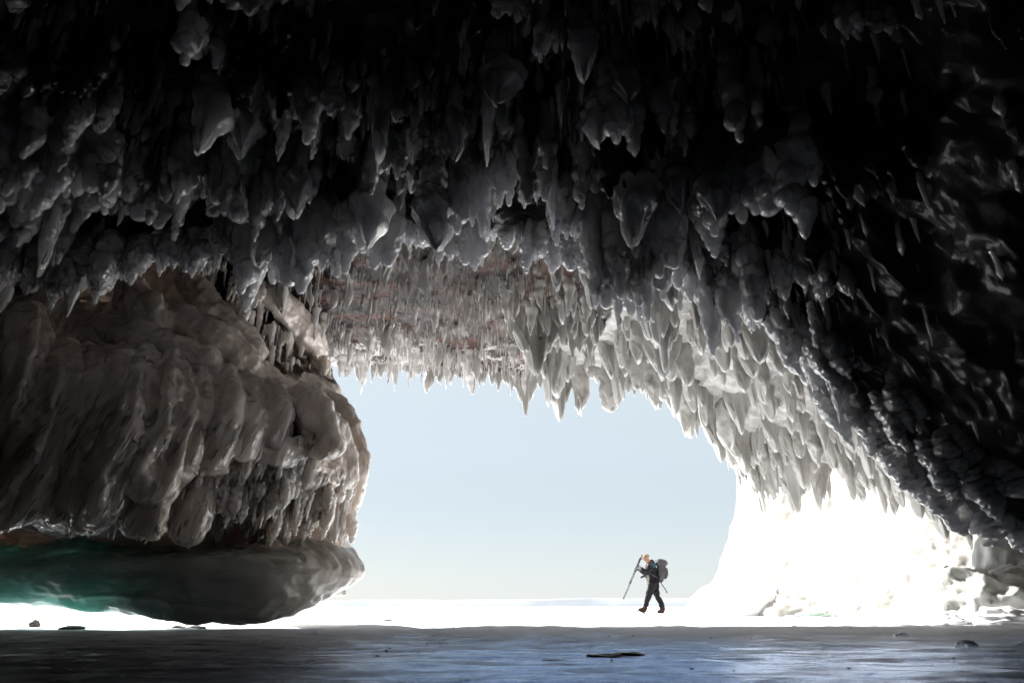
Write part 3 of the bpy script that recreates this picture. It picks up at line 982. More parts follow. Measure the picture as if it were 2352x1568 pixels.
hull = np.clip((vfrac - 0.62) / 0.1, 0, 1)
diag = np.stack([Gc[..., 0] * 2.6 + Gc[..., 2] * 1.1, Gc[..., 1] * 1.2, Gc[..., 2] * 0.5 - Gc[..., 0] * 0.3], -1)
d = 0.10 * fbm(Gc * 1.2, 4, 91) + (1 - hull) * (0.10 * ridged(diag, 3, 95) + 0.03 * fbm(Gc * 7, 3, 97)) + hull * 0.03 * ridged(Gc * np.array((2, 2, 5)), 3, 99)
Gcd = Gc + Nc * d[..., None]
thick = 0.62 + 0.35 * np.clip((0.3 - vfrac) / 0.15, 0, 1) - 0.33 * np.clip((vfrac - 0.60) / 0.10, 0, 1) - 0.12 * np.clip((vfrac - 0.85) / 0.15, 0, 1)
cfrac = np.linspace(0, 1, NCc)[None, :]
thick = thick * (1 - (1 - np.clip((0.80 - cfrac) / 0.2, 0.25, 1)) * (0.35 + 0.65 * hull))
thick = thick * (1 - 0.32 * hull * np.clip((-2.2 - Gc[..., 0]) / 1.5, 0, 1))
Gin = Gcd - Nc * (thick * np.minimum(1, 12 * np.minimum(vraw / 9, 1 - vraw / 9) + 0.03))[..., None]
fo = grid_faces(NRc, NCc)
rim_o = np.concatenate([np.arange(NCc), np.arange(1, NRc) * NCc + NCc - 1, (NRc - 1) * NCc + np.arange(NCc - 2, -1, -1), np.arange(NRc - 2, 0, -1) * NCc])
ri2 = np.roll(rim_o, -1)
nn = NRc * NCc
ice_overhang = link('ice_overhang', to_mesh('ice_overhang', np.concatenate([Gcd.reshape(-1, 3), Gin.reshape(-1, 3)]),
                    np.concatenate([fo, fo[:, ::-1] + nn, np.stack([ri2, rim_o, rim_o + nn, ri2 + nn], -1)])), M_BROWN,
                    label='brown-grey overhanging mass of ribbed flow ice at the cave mouth, above the lake ice', category='ice formation')
def keel_material():
    m = ice_material('green_keel_ice', (0.20, 0.17, 0.15), (0.34, 0.30, 0.27), (0.52, 0.48, 0.45), (0.12, 0.4), bump=0.35, scale=1.2, bscale=9,
                     sss=1.0, radius=(0.24, 0.40, 0.375), stretch=(0.5, 1, 1.6))
    n, l = m.node_tree.nodes, m.node_tree.links
    b = n['Principled BSDF']
    brown = b.inputs['Base Color'].links[0].from_socket
    geo = n.new('ShaderNodeNewGeometry')
    sep = n.new('ShaderNodeSeparateXYZ')
    l.new(geo.outputs['Position'], sep.inputs['Vector'])
    t = noise_node(n, l, 0.9, 4, 0.6, 'World')
    a1 = n.new('ShaderNodeMath')
    a1.operation = 'MULTIPLY_ADD'
    l.new(t.outputs['Fac'], a1.inputs[0])
    a1.inputs[1].default_value = 2.4
    l.new(sep.outputs['X'], a1.inputs[2])
    f = n.new('ShaderNodeMapRange')
    f.inputs['From Min'].default_value = -0.7
    f.inputs['From Max'].default_value = -3.0
    l.new(a1.outputs['Value'], f.inputs['Value'])
    v = noise_node(n, l, 2.6, 6, 0.7, 'World', (0.45, 1, 2.2), 1.2)
    teal = ramp(n, l, v.outputs['Fac'], [(0.35, (0.20, 0.31, 0.29)), (0.55, (0.38, 0.50, 0.475)), (0.68, (0.70, 0.77, 0.75))])
    mix = n.new('ShaderNodeMix')
    mix.data_type = 'RGBA'
    l.new(f.outputs['Result'], mix.inputs['Factor'])
    l.new(brown, mix.inputs['A'])
    l.new(teal.outputs['Color'], mix.inputs['B'])
    l.new(mix.outputs['Result'], b.inputs['Base Color'])
    rmix = n.new('ShaderNodeMix')                    # green light travels farthest through the clear keel
    rmix.data_type = 'RGBA'
    l.new(f.outputs['Result'], rmix.inputs['Factor'])
    rmix.inputs['A'].default_value = (0.14, 0.14, 0.135, 1)
    rmix.inputs['B'].default_value = (0.29, 0.39, 0.375, 1)
    l.new(rmix.outputs['Result'], b.inputs['Subsurface Radius'])
    return m


M_KEEL = keel_material()
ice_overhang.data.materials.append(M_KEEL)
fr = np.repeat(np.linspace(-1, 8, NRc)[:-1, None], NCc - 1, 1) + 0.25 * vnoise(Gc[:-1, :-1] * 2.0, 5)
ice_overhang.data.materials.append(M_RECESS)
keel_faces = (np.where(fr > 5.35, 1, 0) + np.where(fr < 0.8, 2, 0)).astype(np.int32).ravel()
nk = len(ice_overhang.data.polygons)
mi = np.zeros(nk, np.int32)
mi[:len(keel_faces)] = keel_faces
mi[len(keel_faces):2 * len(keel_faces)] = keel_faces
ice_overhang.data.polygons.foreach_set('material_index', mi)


def lobe(path, rs, rn, seed, rings=80, seg=52, streak=0.10, tilt=0.6):
    """a rib of flow ice swept along a path of (u, v, Y)"""
    pts_ = crom(np.array([W(*p) for p in path]), rings)
    T = np.gradient(pts_, axis=0)
    T /= np.linalg.norm(T, axis=1, keepdims=True)
    S = np.cross(T, np.array((0, 1.0, 0)))
    S /= np.linalg.norm(S, axis=1, keepdims=True)
    N = np.cross(S, T)
    N *= np.sign(N[:, 1:2] + 1e-9)                   # away from the viewer
    S *= np.sign(S[:, :1] + 1e-9)
    ca_, sa_ = math.cos(tilt), math.sin(tilt)
    S, N = S * ca_ - N * sa_, N * ca_ + S * sa_      # the right edge stands proud of the next rib
    t = np.linspace(0, 1, rings)
    env = np.sqrt(np.clip(1 - np.clip((0.30 - t) / 0.30, 0, 1) ** 2, 0, 1)) * np.sqrt(np.clip(1 - np.clip((t - 0.82) / 0.18, 0, 1) ** 2, 0, 1))
    env = np.clip(env, 0.02, 1)
    swell = 0.72 + 0.38 * t + 0.30 * fbm(np.stack([t * 3.5, t * 0 + seed, t * 0], -1), 3, seed)
    a = np.linspace(0, 2 * math.pi, seg, endpoint=False)
    base = pts_[:, None] + (S[:, None] * np.cos(a)[None, :, None] * rs + N[:, None] * np.sin(a)[None, :, None] * rn) * (env * swell)[:, None, None]
    rdir = S[:, None] * np.cos(a)[None, :, None] + N[:, None] * np.sin(a)[None, :, None]
    q = np.stack([np.cos(a)[None, :] * 1.6 + 0 * t[:, None], np.sin(a)[None, :] * 1.6 + 0 * t[:, None], t[:, None] * 2.2 + 0 * a[None, :] + seed], -1)
    disp = rs * (0.42 * fbm(q * np.array((1, 1, 1.6)), 4, seed) + streak * ridged(q * np.array((1.5, 1.5, 0.7)), 2, seed + 3) - 0.03 + 0.035 * fbm(q * 5, 3, seed + 6)) * env[:, None]
    Vv = base + rdir * disp[..., None]
    Vv = np.concatenate([Vv.reshape(-1, 3), pts_[:1], pts_[-1:]])
    F = grid_faces(rings, seg, True)
    b0 = rings * seg
    i_ = np.arange(seg)
    capA = np.stack([i_, np.full(seg, b0), (i_ + 1) % seg], -1)
    capB = np.stack([(rings - 1) * seg + i_, (rings - 1) * seg + (i_ + 1) % seg, np.full(seg, b0 + 1)], -1)
    return Vv, np.concatenate([F[:, [0, 1, 2]], F[:, [0, 2, 3]], capA, capB])


lobes = [
    ([(70, 690, 6.4), (45, 800, 6.0), (0, 930, 5.85), (-70, 1080, 5.9)], .26, .24),
    ([(105, 800, 6.5), (90, 900, 6.1), (45, 1020, 6.0), (-20, 1140, 6.05)], .20, .22),
    ([(165, 780, 6.6), (150, 900, 6.15), (100, 1030, 6.0), (45, 1120, 6.0), (5, 1195, 6.1)], .22, .26),
    ([(220, 790, 6.6), (205, 900, 6.2), (170, 1010, 6.1), (120, 1090, 6.1), (80, 1160, 6.2)], .18, .22),
    ([(275, 780, 6.75), (265, 900, 6.3), (225, 1010, 6.18), (170, 1110, 6.15), (140, 1200, 6.3)], .20, .26),
    ([(335, 790, 6.85), (325, 900, 6.4), (285, 1010, 6.25), (230, 1110, 6.2), (215, 1218, 6.3)], .24, .27),
    ([(400, 810, 7.0), (395, 910, 6.6), (365, 1010, 6.42), (325, 1090, 6.38), (300, 1120, 6.4)], .20, .27),
    ([(370, 1040, 6.6), (355, 1120, 6.45), (335, 1190, 6.45), (325, 1230, 6.5)], .20, .22),
    ([(465, 825, 7.15), (462, 920, 6.75), (435, 1010, 6.6), (405, 1090, 6.6), (415, 1112, 6.6)], .19, .26),
    ([(525, 840, 7.3), (525, 930, 6.95), (500, 1010, 6.8), (470, 1060, 6.8), (460, 1085, 6.8)], .18, .25),
    ([(575, 850, 7.5), (578, 930, 7.15), (560, 1000, 7.0), (535, 1060, 7.0)], .17, .24),
    ([(590, 880, 7.7), (620, 930, 7.4), (620, 980, 7.25), (600, 1030, 7.3)], .19, .22),
    ([(650, 915, 7.9), (700, 945, 7.6), (735, 990, 7.5), (740, 1050, 7.6)], .24, .26),
    ([(670, 925, 8.6), (725, 945, 8.3), (758, 1000, 8.2), (765, 1070, 8.2), (750, 1120, 8.3)], .25, .3),
    ([(730, 905, 9.2), (775, 970, 8.9), (792, 1050, 8.8), (788, 1120, 8.8), (770, 1180, 8.9)], .24, .3),
    ([(330, 690, 7.5), (430, 740, 7.4), (520, 790, 7.5), (585, 850, 7.7)], .13, .3),
    ([(180, 745, 7.1), (310, 770, 7.0), (420, 805, 7.05), (500, 850, 7.2)], .11, .3),
    ([(400, 600, 8.2), (470, 690, 8.2), (540, 760, 8.3), (600, 830, 8.4)], .14, .35),
    ([(140, 620, 7.2), (120, 660, 6.9), (90, 720, 6.7), (60, 790, 6.6)], .20, .25),
    ([(290, 640, 7.3), (310, 690, 7.2), (330, 740, 7.2), (350, 790, 7.2)], .24, .28),
    ([(560, 640, 8.9), (640, 690, 9.3), (700, 760, 9.9), (740, 830, 10.6)], .15, .3),
    ([(480, 1050, 7.2), (560, 1040, 7.2), (660, 1060, 7.5), (760, 1090, 8.4)], .24, .3),
    ([(440, 1110, 7.0), (450, 1150, 6.9), (440, 1200, 6.9), (430, 1250, 6.95)], .15, .16),
]
main = [0, 1, 2, 3, 4, 5, 6, 8, 9, 10, 11]
extra = []
for a_, b_ in zip(main[:-1], main[1:]):             # a slimmer rib between each pair
    pa, pb = crom(np.array(lobes[a_][0], float), 5), crom(np.array(lobes[b_][0], float), 5)
    m_ = pa * 0.5 + pb * 0.5 + np.array((0, rng.uniform(-10, 14), 0.02))
    extra.append(([tuple(x) for x in m_], 0.09, 0.17))
n_base = len(lobes)
lobes = lobes + extra
shapes = [lobe(path, rs * (1.1, 1.45, 1.25, 1.05, 1.35)[i % 5], rn * 0.8, 500 + i * 11, tilt=(0.6, 0.5, 0.72)[i % 3]) for i, (path, rs, rn) in enumerate(lobes)]
surf = []
for nm, ids in (('ice_drapery', (0, 1, 2, 3, 4, 5, 6, 8, 9, 10, 11, 12, *range(n_base, n_base + 10))), ('ice_nose', (13, 14, 21)), ('ice_shelf', (15, 16, 17, 18, 19, 20)), ('ice_tongue', (7,)), ('ice_tongue', (22,))):
    V, F = join([shapes[i] for i in ids])
    me = fuse(nm, V, F, 0.020, 3)
    n = len(me.vertices)
    co = np.empty(n * 3, np.float32)
    no = np.empty(n * 3, np.float32)
    me.vertices.foreach_get('co', co)
    me.vertices.foreach_get('normal', no)
    co, no = co.reshape(-1, 3).astype(float), no.reshape(-1, 3)
    fl = np.stack([co[:, 0] * 3.2 - co[:, 2] * 1.1, co[:, 1] * 2.0, co[:, 2] * 0.9 + co[:, 0] * 0.4], -1)          # along the flow
    dd = 0.045 * fbm(co * 2.4, 3, 41) + 0.030 * ridged(fl * 1.6, 3, 43) + 0.010 * np.clip(fbm(fl * 5.5, 3, 47), 0, 1) * 2 + 0.016 * beads(fl * np.array((1, 1, 0.5)) * 3.2, 49) * np.clip(0.35 + 1.5 * vnoise(co * 1.7, 51), 0, 1)
    me.vertices.foreach_set('co', (co + no * dd[:, None]).astype(np.float32).ravel())
    me.update()
    link(nm, me, M_BROWN, ice_overhang)
    surf.append((co + no * dd[:, None], no))

# small runs of refrozen drips over the ribs
sp_ = np.concatenate([a_[0] for a_ in surf])
sn_ = np.concatenate([a_[1] for a_ in surf])
ok = np.where((sn_[:, 1] < -0.2) & (sp_[:, 2] < 1.95) & (vnoise(sp_ * 1.3, 61) > -0.25))[0]
runs_ = []
th_ = np.linspace(0, math.pi, 7)[:, None]
ph_ = np.linspace(0, 2 * math.pi, 8, endpoint=False)[None, :]
egg = np.stack([np.sin(th_) * np.cos(ph_), np.sin(th_) * np.sin(ph_), np.cos(th_) + 0 * ph_], -1).reshape(-1, 3)
eggF = grid_faces(7, 8, True)
eggF = np.concatenate([eggF[:, [0, 1, 2]], eggF[:, [0, 2, 3]]])
for i_ in rng.choice(ok, 650, replace=False):
    nv = sn_[i_]
    dn = np.array((-0.45, 0.0, -1.0)) - nv * np.dot((-0.45, 0.0, -1.0), nv)
    dn /= np.linalg.norm(dn) + 1e-6
    sd = np.cross(nv, dn)
    L_ = rng.uniform(0.025, 0.10)
    w_ = rng.uniform(0.006, 0.014)
    runs_.append((sp_[i_] + egg[:, 2:3] * dn * L_ + egg[:, 0:1] * sd * w_ + egg[:, 1:2] * nv * w_ * 0.9, eggF))
V, F = join(runs_)
link('drip_runs', to_mesh('drip_runs', V, F), M_BROWN, ice_overhang, kind='stuff')

# drip fringes on the overhang: lines of (u, v, Y), count, length range in m
fringes = [
    ([(-20, 1180, 6.05), (60, 1185, 6.1), (130, 1185, 6.2), (220, 1205, 6.25), (300, 1200, 6.4)], 26, (0.05, 0.13), 'b'),
    ([(300, 1090, 6.35), (400, 1080, 6.55), (470, 1060, 6.75), (560, 1030, 7.0), (640, 1010, 7.2), (740, 1030, 7.5)], 34, (0.08, 0.22), 'b'),
    ([(540, 640, 8.6), (620, 680, 9.2), (700, 740, 10.0)], 26, (0.15, 0.4), 'c'),
    ([(530, 700, 8.4), (640, 760, 9.0), (745, 830, 10.4)], 26, (0.2, 0.5), 'c'),
    ([(340, 590, 7.9), (440, 600, 8.1), (540, 620, 8.6)], 18, (0.1, 0.25), 'b'),
    ([(600, 800, 8.7), (680, 840, 9.4), (750, 860, 10.6)], 18, (0.2, 0.45), 'c'),
    ([(250, 1110, 6.3), (340, 1100, 6.5), (440, 1070, 6.8)], 14, (0.12, 0.3), 'b'),
    ([(430, 1050, 6.8), (560, 1050, 7.1), (680, 1070, 7.4), (800, 1110, 8.3)], 52, (0.12, 0.42), 'b'),
    ([(430, 1110, 7.0), (560, 1110, 7.2), (680, 1120, 7.5), (800, 1140, 8.4)], 56, (0.15, 0.48), 'b'),
    ([(470, 1160, 7.3), (600, 1160, 7.5), (720, 1165, 7.9), (790, 1170, 8.5)], 40, (0.12, 0.38), 'b'),
]
for path, n, (l0, l1), kd in fringes:
    q = crom(np.array([W(*p) for p in path]), n)
    for p in q:
        L = rng.uniform(l0, l1)
        p = p + rng.normal(0, 0.05, 3)
        if rng.random() < 0.35:
            hang(blobs[rng.integers(10)], p, L * 0.9, L * 0.8, M_BROWN, ice_overhang, 'ice_cluster', rz=rng.normal(0, 0.4), depth=L * 0.7)
        else:
            pool = thin if kd == 'c' else bulbs[4:]
            hang(pool[rng.integers(len(pool))], p, L, L * rng.uniform(0.4, 0.8), M_BROWN, ice_overhang, 'icicle')


# ------------------------------------------------------------------ ice and snow lying on the lake
def boulder_mesh(name, seed, size, seg=56, rings=36, rough=0.3, fine=0.06, base=-0.25):
    th = np.linspace(0, math.pi, rings)[:, None]
    ph = np.linspace(0, 2 * math.pi, seg, endpoint=False)[None, :]
    D = np.stack([np.sin(th) * np.cos(ph), np.sin(th) * np.sin(ph), np.cos(th) + 0 * ph], -1)
    rr = 1 + rough * fbm(D * 1.4 + seed, 3, seed) + rough * 0.5 * (ridged(D * 1.9 + seed, 2, seed + 4) - 0.3) + fine * fbm(D * 7 + seed, 3, seed + 8)
    V = D * rr[..., None]
    V[..., 2] = np.maximum(V[..., 2], base)
    V = V * np.array(size)
    F = grid_faces(rings, seg, True)
    return to_mesh(name, V.reshape(-1, 3), np.concatenate([F[:, [0, 1, 2]], F[:, [0, 2, 3]]]))


def ground_at(u, v):
    """the point of the lake seen at (u, v)"""
    cx, c2 = u - 1176.0, 784.0 - v
    sp, cp = math.sin(PITCH), math.cos(PITCH)
    dy, dz = FPX * cp - c2 * sp, FPX * sp + c2 * cp
    t_ = -CAM_H / dz
    return np.array((cx * t_, dy * t_, 0.0))


def lying(name, label, cat, mat, pos, size, seed, rz=0.0, group=None, **kw):
    o = link(name, boulder_mesh(name, seed, size, **kw), mat, label=label, category=cat)
    o.location = pos
    o.rotation_euler = (0, 0, rz)
    if group:
        o['group'] = group
    return o


M_CHUNK = ice_material('clear_chunk_ice', (0.55, 0.57, 0.62), (0.72, 0.75, 0.80), (0.88, 0.90, 0.93), (0.06, 0.25), sss=0.8, radius=(0.05, 0.055, 0.06), trans=0.3, bump=0.3, scale=9)
M_DIRT = ice_material('dirty_ice', (0.03, 0.026, 0.024), (0.06, 0.055, 0.05), (0.13, 0.12, 0.115), (0.15, 0.4), bump=0.4, scale=9)
M_GREEN = ice_material('pale_green_ice', (0.42, 0.55, 0.46), (0.52, 0.66, 0.56), (0.62, 0.74, 0.66), (0.1, 0.3), sss=0.6, radius=(0.04, 0.08, 0.06), scale=5)
M_GREY = ice_material('grey_boulder_ice', (0.26, 0.265, 0.25), (0.44, 0.445, 0.43), (0.62, 0.62, 0.61), (0.2, 0.5), sss=0.5, radius=(0.06, 0.07, 0.065), bump=0.4, scale=2.2)

p = ground_at(1705, 1411); p[1] = 17.2; p[0] = W(1705, 1400, 17.2)[0]
lying('snow_mound', 'rounded sunlit snow mound at the foot of the bright ice wall, behind the walking person', 'snow mound', M_SNOW, p, (1.25, 1.0, 0.86), 3, rough=0.16, fine=0.015, seg=80, rings=50)
q = W(2275, 1400, 10.6); q[2] = 0
lying('ice_boulder', 'large grey ice boulder under the dark overhang at the foot of the ice wall', 'ice boulder', M_GREY, q, (0.92, 0.75, 0.78), 12, seg=90, rings=60, rough=0.32, fine=0.08)
q = W(2390, 1400, 11.3); q[2] = 0
lying('ice_boulder', 'tall pale ice block rising behind the large grey ice boulder', 'ice boulder', M_GREY, q, (0.95, 0.7, 1.35), 19, seg=90, rings=60, rough=0.3, fine=0.06)
q = W(2195, 1412, 9.6); q[2] = 0
lying('snow_lump', 'low snow lump with a small peak in front of the large grey ice boulder', 'snow lump', M_SNOW, q, (0.36, 0.3, 0.15), 25, rough=0.4)
q = W(2300, 1408, 9.4); q[2] = 0
lying('snow_lump', 'longer white snow lump with two humps in front of the tall pale ice block', 'snow lump', M_SNOW, q, (0.48, 0.3, 0.17), 31, rough=0.45)
lying('ice_slab', 'pale green tilted ice slab lying on the sunlit snow right of the person', 'ice slab', M_GREEN, W(1868, 1409, 14.5) * np.array((1, 1, 0)) + np.array((0, 0, 0.06)), (0.30, 0.25, 0.075), 41, 0.4, rough=0.35)
lying('ice_slab', 'tiny flat green ice piece left of the pale green slab', 'ice slab', M_GREEN, W(1815, 1410, 14.2) * np.array((1, 1, 0)) + np.array((0, 0, 0.02)), (0.13, 0.12, 0.03), 43, 0.2, rough=0.3)
for (u, v, sx, sz, mt, lab, sd) in [
        (78, 1440, 0.055, 0.075, M_DIRT, 'small upright ice chunk on the bright strip below the overhanging keel', 51),
        (165, 1444, 0.13, 0.035, M_DIRT, 'dark low ice slab beside the upright chunk on the shadow edge', 52),
        (405, 1441, 0.10, 0.022, M_DIRT, 'thin dark slab of ice below the middle of the keel', 53),
        (452, 1441, 0.10, 0.024, M_DIRT, 'flat square-edged slab of ice just right of the thin dark slab', 54),
        (2222, 1487, 0.052, 0.036, M_CHUNK, 'clear glinting ice chunk on the lake ice, largest of those on the open ice', 55),
        (2070, 1459, 0.05, 0.025, M_CHUNK, 'small grey ice chunk on the lake ice, left of the largest clear chunk', 56),
        (2295, 1432, 0.11, 0.06, M_GREY, 'grey ice chunk near the two-humped snow lump', 57),
        (1440, 1502, 0.075, 0.013, M_DIRT, 'low dark hump of dirty ice standing out of the blue lake ice', 58),
        (1385, 1505, 0.075, 0.009, M_DIRT, 'thin dark sliver trailing left from the low dark hump', 59),
        (1275, 1518, 0.060, 0.008, M_DIRT, 'thin dark strip of ice in the blue lake ice, left of the dark hump', 60),
        (890, 1424, 0.075, 0.018, M_DIRT, 'small dark fragment on the sunlit snow, left one of a pair', 61),
        (916, 1423, 0.045, 0.015, M_DIRT, 'small dark fragment on the sunlit snow, right one of a pair', 62)]:
    g = ground_at(u, v)
    lying('ice_chunk', lab, 'ice chunk', mt, g, (sx, sx * 0.7, sz), sd, rough=0.38, fine=0.08, group='ice chunks lying on the lake', seg=36, rings=24)

chips = []
for i in range(260):
    Yc = float(np.exp(rng.uniform(math.log(2.3), math.log(10.5))))
    Xc = rng.uniform(-0.85, 0.85) * Yc
    sz = rng.uniform(0.0012, 0.003) * (0.6 + Yc * 0.16) * (1 + 1.2 * rng.random() ** 6)
    c8 = np.array([(x, y, z) for x in (-1, 1) for y in (-1, 1) for z in (-0.2, 0.8)], float) * sz * np.array((1.3, 1, 0.8))
    c8 += rng.normal(0, sz * 0.35, (8, 3))
    chips.append((c8 + np.array((Xc, Yc, 0.004)), box(0, 1, 0, 1, 0, 1)[1]))
V, F = join(chips)
link('ice_chips', to_mesh('ice_chips', V, F, False), M_SNOW, kind='stuff')


# ------------------------------------------------------------------ the walking person
def skin_mesh(name, verts, edges, radii, levels=2):
    """one continuous surface grown round a skeleton; the first vertex is the root"""
    me = bpy.data.meshes.new('tmp')
    me.from_pydata([tuple(v) for v in verts], edges, [])
    o = bpy.data.objects.new('tmp', me)
    C.objects.link(o)
    sk = o.modifiers.new('skin', 'SKIN')
    sk.use_smooth_shade = True
    for i_, r_ in enumerate(radii):
        sv = me.skin_vertices[0].data[i_]
        sv.radius = (r_, r_) if np.isscalar(r_) else r_
        sv.use_root = i_ == 0
    sub = o.modifiers.new('sub', 'SUBSURF')
    sub.levels = sub.render_levels = levels
    dg = bpy.context.evaluated_depsgraph_get()
    out = bpy.data.meshes.new_from_object(o.evaluated_get(dg))
    out.name = name
    bpy.data.objects.remove(o)
    bpy.data.meshes.remove(me)
    out.polygons.foreach_set('use_smooth', np.ones(len(out.polygons), bool))
    return out


def chain(verts, edges, radii, start, pts_):
    """append a chain of (x, y, z, r) hanging on vertex `start`; returns the last index"""
    i0 = start
    for x, y, z, r_ in pts_:
        verts.append((x, y, z))
        radii.append(r_)
        edges.append((i0, len(verts) - 1))
        i0 = len(verts) - 1
    return i0


def crumple(me, amp, freq, seed):
    n = len(me.vertices)
    co = np.empty(n * 3, np.float32)
    me.vertices.foreach_get('co', co)
    co = co.reshape(-1, 3).astype(float)
    no = np.empty(n * 3, np.float32)
    me.vertices.foreach_get('normal', no)
    co = co + no.reshape(-1, 3) * (amp * fbm(co * freq, 3, seed))[:, None]
    me.vertices.foreach_set('co', co.astype(np.float32).ravel())
    me.update()
    return me


PY = 22.6
porig = W(1498, 1345, PY)
PX = porig[0]
M_SKIN = simple('skin', (0.36, 0.19, 0.14), 0.5)
M_JACKET = simple('black_jacket', (0.010, 0.010, 0.012), 0.8, 0.12, var=0.3, scale=14)
M_TROUS = simple('dark_trousers', (0.011, 0.010, 0.012), 0.85, 0.12, var=0.3, scale=14)
M_BOOT = simple('brown_leather', (0.03, 0.013, 0.010), 0.65, 0.15, var=0.3, scale=20)
M_SOLE = simple('boot_sole', (0.03, 0.028, 0.03), 0.8)
M_CAP = simple('tan_cap', (0.20, 0.14, 0.085), 0.8, 0.2, var=0.15, scale=20)
M_GLOVE = simple('grey_glove', (0.10, 0.10, 0.105), 0.8)
M_PACK = simple('grey_pack', (0.045, 0.045, 0.044), 0.8, 0.12, var=0.3, scale=16)
M_LID = simple('dark_pack_lid', (0.05, 0.054, 0.062), 0.75, 0.15, var=0.2, scale=16)
M_TEAL = simple('teal_panel', (0.015, 0.04, 0.05), 0.7, 0.15)
M_GREYC = simple('grey_pouch_lit_flap', (0.20, 0.195, 0.19), 0.8, var=0.2, scale=20)
M_STRAP = simple('webbing', (0.045, 0.04, 0.07), 0.8)
M_METAL = simple('tripod_metal', (0.075, 0.072, 0.09), 0.6, 0.3)
M_BLACK = simple('black_plastic', (0.02, 0.02, 0.022), 0.4)

K = 1.07                                             # widths read along the picture, in metres
v_, e_, r_ = [(0.05 * K, 0, 0.93)], [], [(0.10, 0.09)]
chest = chain(v_, e_, r_, 0, [(0.05 * K, 0, 1.08, (0.14, 0.11)), (0.04 * K, 0, 1.25, (0.15, 0.12)), (0.02 * K, 0, 1.40, (0.14, 0.10))])
neck = chain(v_, e_, r_, chest, [(-0.05 * K, 0, 1.50, 0.058), (-0.10 * K, 0, 1.57, 0.066)])
head = chain(v_, e_, r_, neck, [(-0.115 * K, 0, 1.625, 0.085), (-0.115 * K, 0, 1.69, 0.078)])
chain(v_, e_, r_, neck, [(-0.185 * K, 0, 1.545, 0.040)])                       # chin
chain(v_, e_, r_, neck + 1, [(-0.205 * K, 0, 1.605, 0.030), (-0.235 * K, 0, 1.59, 0.014)])       # brow and nose
for sg in (-1, 1):
    chain(v_, e_, r_, neck + 1, [(-0.09 * K, sg * 0.095, 1.61, 0.018)])        # ears
chain(v_, e_, r_, chest, [(0.02, -0.18, 1.41, 0.075), (-0.16, -0.26, 1.19, 0.055), (-0.355, -0.15, 1.335, 0.026), (-0.385, -0.12, 1.355, 0.020)])
chain(v_, e_, r_, chest, [(0.02, 0.18, 1.41, 0.075), (-0.14, 0.26, 1.17, 0.055), (-0.34, 0.02, 1.265, 0.026), (-0.37, -0.02, 1.278, 0.020)])
chain(v_, e_, r_, 0, [(0.02, -0.09, 0.84, 0.075), (-0.15 * K, -0.11, 0.51, 0.070), (-0.27 * K, -0.11, 0.17, 0.048), (-0.285 * K, -0.11, 0.10, 0.045)])
chain(v_, e_, r_, 0, [(0.08, 0.09, 0.84, 0.075), (0.145 * K, 0.11, 0.50, 0.070), (0.285 * K, 0.11, 0.16, 0.048), (0.295 * K, 0.11, 0.08, 0.045)])
person = link('person', skin_mesh('person', v_, e_, r_), M_SKIN, label='person in black winter clothes and tan cap striding left over the sunlit snow', category='person')
person.location = (PX, PY, 0.012)


def wear(name, me, mat, **kw):
    return link(name, me, mat, person, **kw)


v_, e_, r_ = [(0.045 * K, 0, 0.80)], [], [(0.16, 0.165)]
chain(v_, e_, r_, 0, [(0.045 * K, 0, 0.90, (0.185, 0.175))])
ch = chain(v_, e_, r_, 1, [(0.045 * K, 0, 1.03, (0.175, 0.165)), (0.035 * K, 0, 1.20, (0.185, 0.165)), (0.02 * K, 0, 1.36, (0.175, 0.145)), (-0.005, 0, 1.46, (0.125, 0.11)),
                           (-0.035 * K, 0, 1.525, (0.095, 0.09))])
for pts_ in ([(0.01, -0.185, 1.405, 0.105), (-0.08, -0.235, 1.29, 0.088), (-0.165, -0.265, 1.18, 0.080), (-0.26, -0.21, 1.255, 0.068), (-0.345, -0.155, 1.325, 0.056)],
             [(0.01, 0.185, 1.405, 0.105), (-0.07, 0.23, 1.28, 0.088), (-0.145, 0.255, 1.165, 0.080), (-0.24, 0.14, 1.215, 0.068), (-0.335, 0.03, 1.26, 0.056)]):
    chain(v_, e_, r_, 4, pts_)
jacket = wear('jacket', crumple(skin_mesh('jacket', v_, e_, r_, 3), 0.028, 9, 3), M_JACKET)
hd = skin_mesh('hood', [(-0.01, 0, 1.50), (0.05, 0, 1.55), (0.06, 0, 1.48)], [(0, 1), (1, 2)], [0.10, 0.075, 0.07])
link('hood', crumple(hd, 0.02, 12, 4), M_JACKET, jacket)
pt = boulder_mesh('shoulder_panel', 5, (0.085, 0.025, 0.075), 24, 16, 0.1, 0.02, -1)
o = link('shoulder_panel', pt, M_TEAL, jacket)
o.location = (0.03, -0.272, 1.40)
fl = boulder_mesh('jacket_flap', 8, (0.065, 0.12, 0.17), 28, 20, 0.18, 0.05, -1)
o = link('jacket_flap', fl, M_GREYC, jacket)  # light grey: the sunlit front is put into the flap's colour
o.location = (-0.135, -0.05, 0.97)
v_, e_, r_ = [(0.045 * K, 0, 0.93)], [], [(0.16, 0.15)]
chain(v_, e_, r_, 0, [(0.015, -0.10, 0.84, 0.135), (-0.065 * K, -0.11, 0.68, 0.115), (-0.15 * K, -0.11, 0.51, 0.100), (-0.205 * K, -0.11, 0.34, 0.082), (-0.265 * K, -0.11, 0.17, 0.078)])
chain(v_, e_, r_, 0, [(0.075, 0.10, 0.84, 0.135), (0.105 * K, 0.11, 0.68, 0.112), (0.145 * K, 0.11, 0.50, 0.098), (0.225 * K, 0.11, 0.33, 0.082), (0.28 * K, 0.11, 0.16, 0.080)])
wear('trousers', crumple(skin_mesh('trousers', v_, e_, r_, 3), 0.032, 10, 6), M_TROUS)


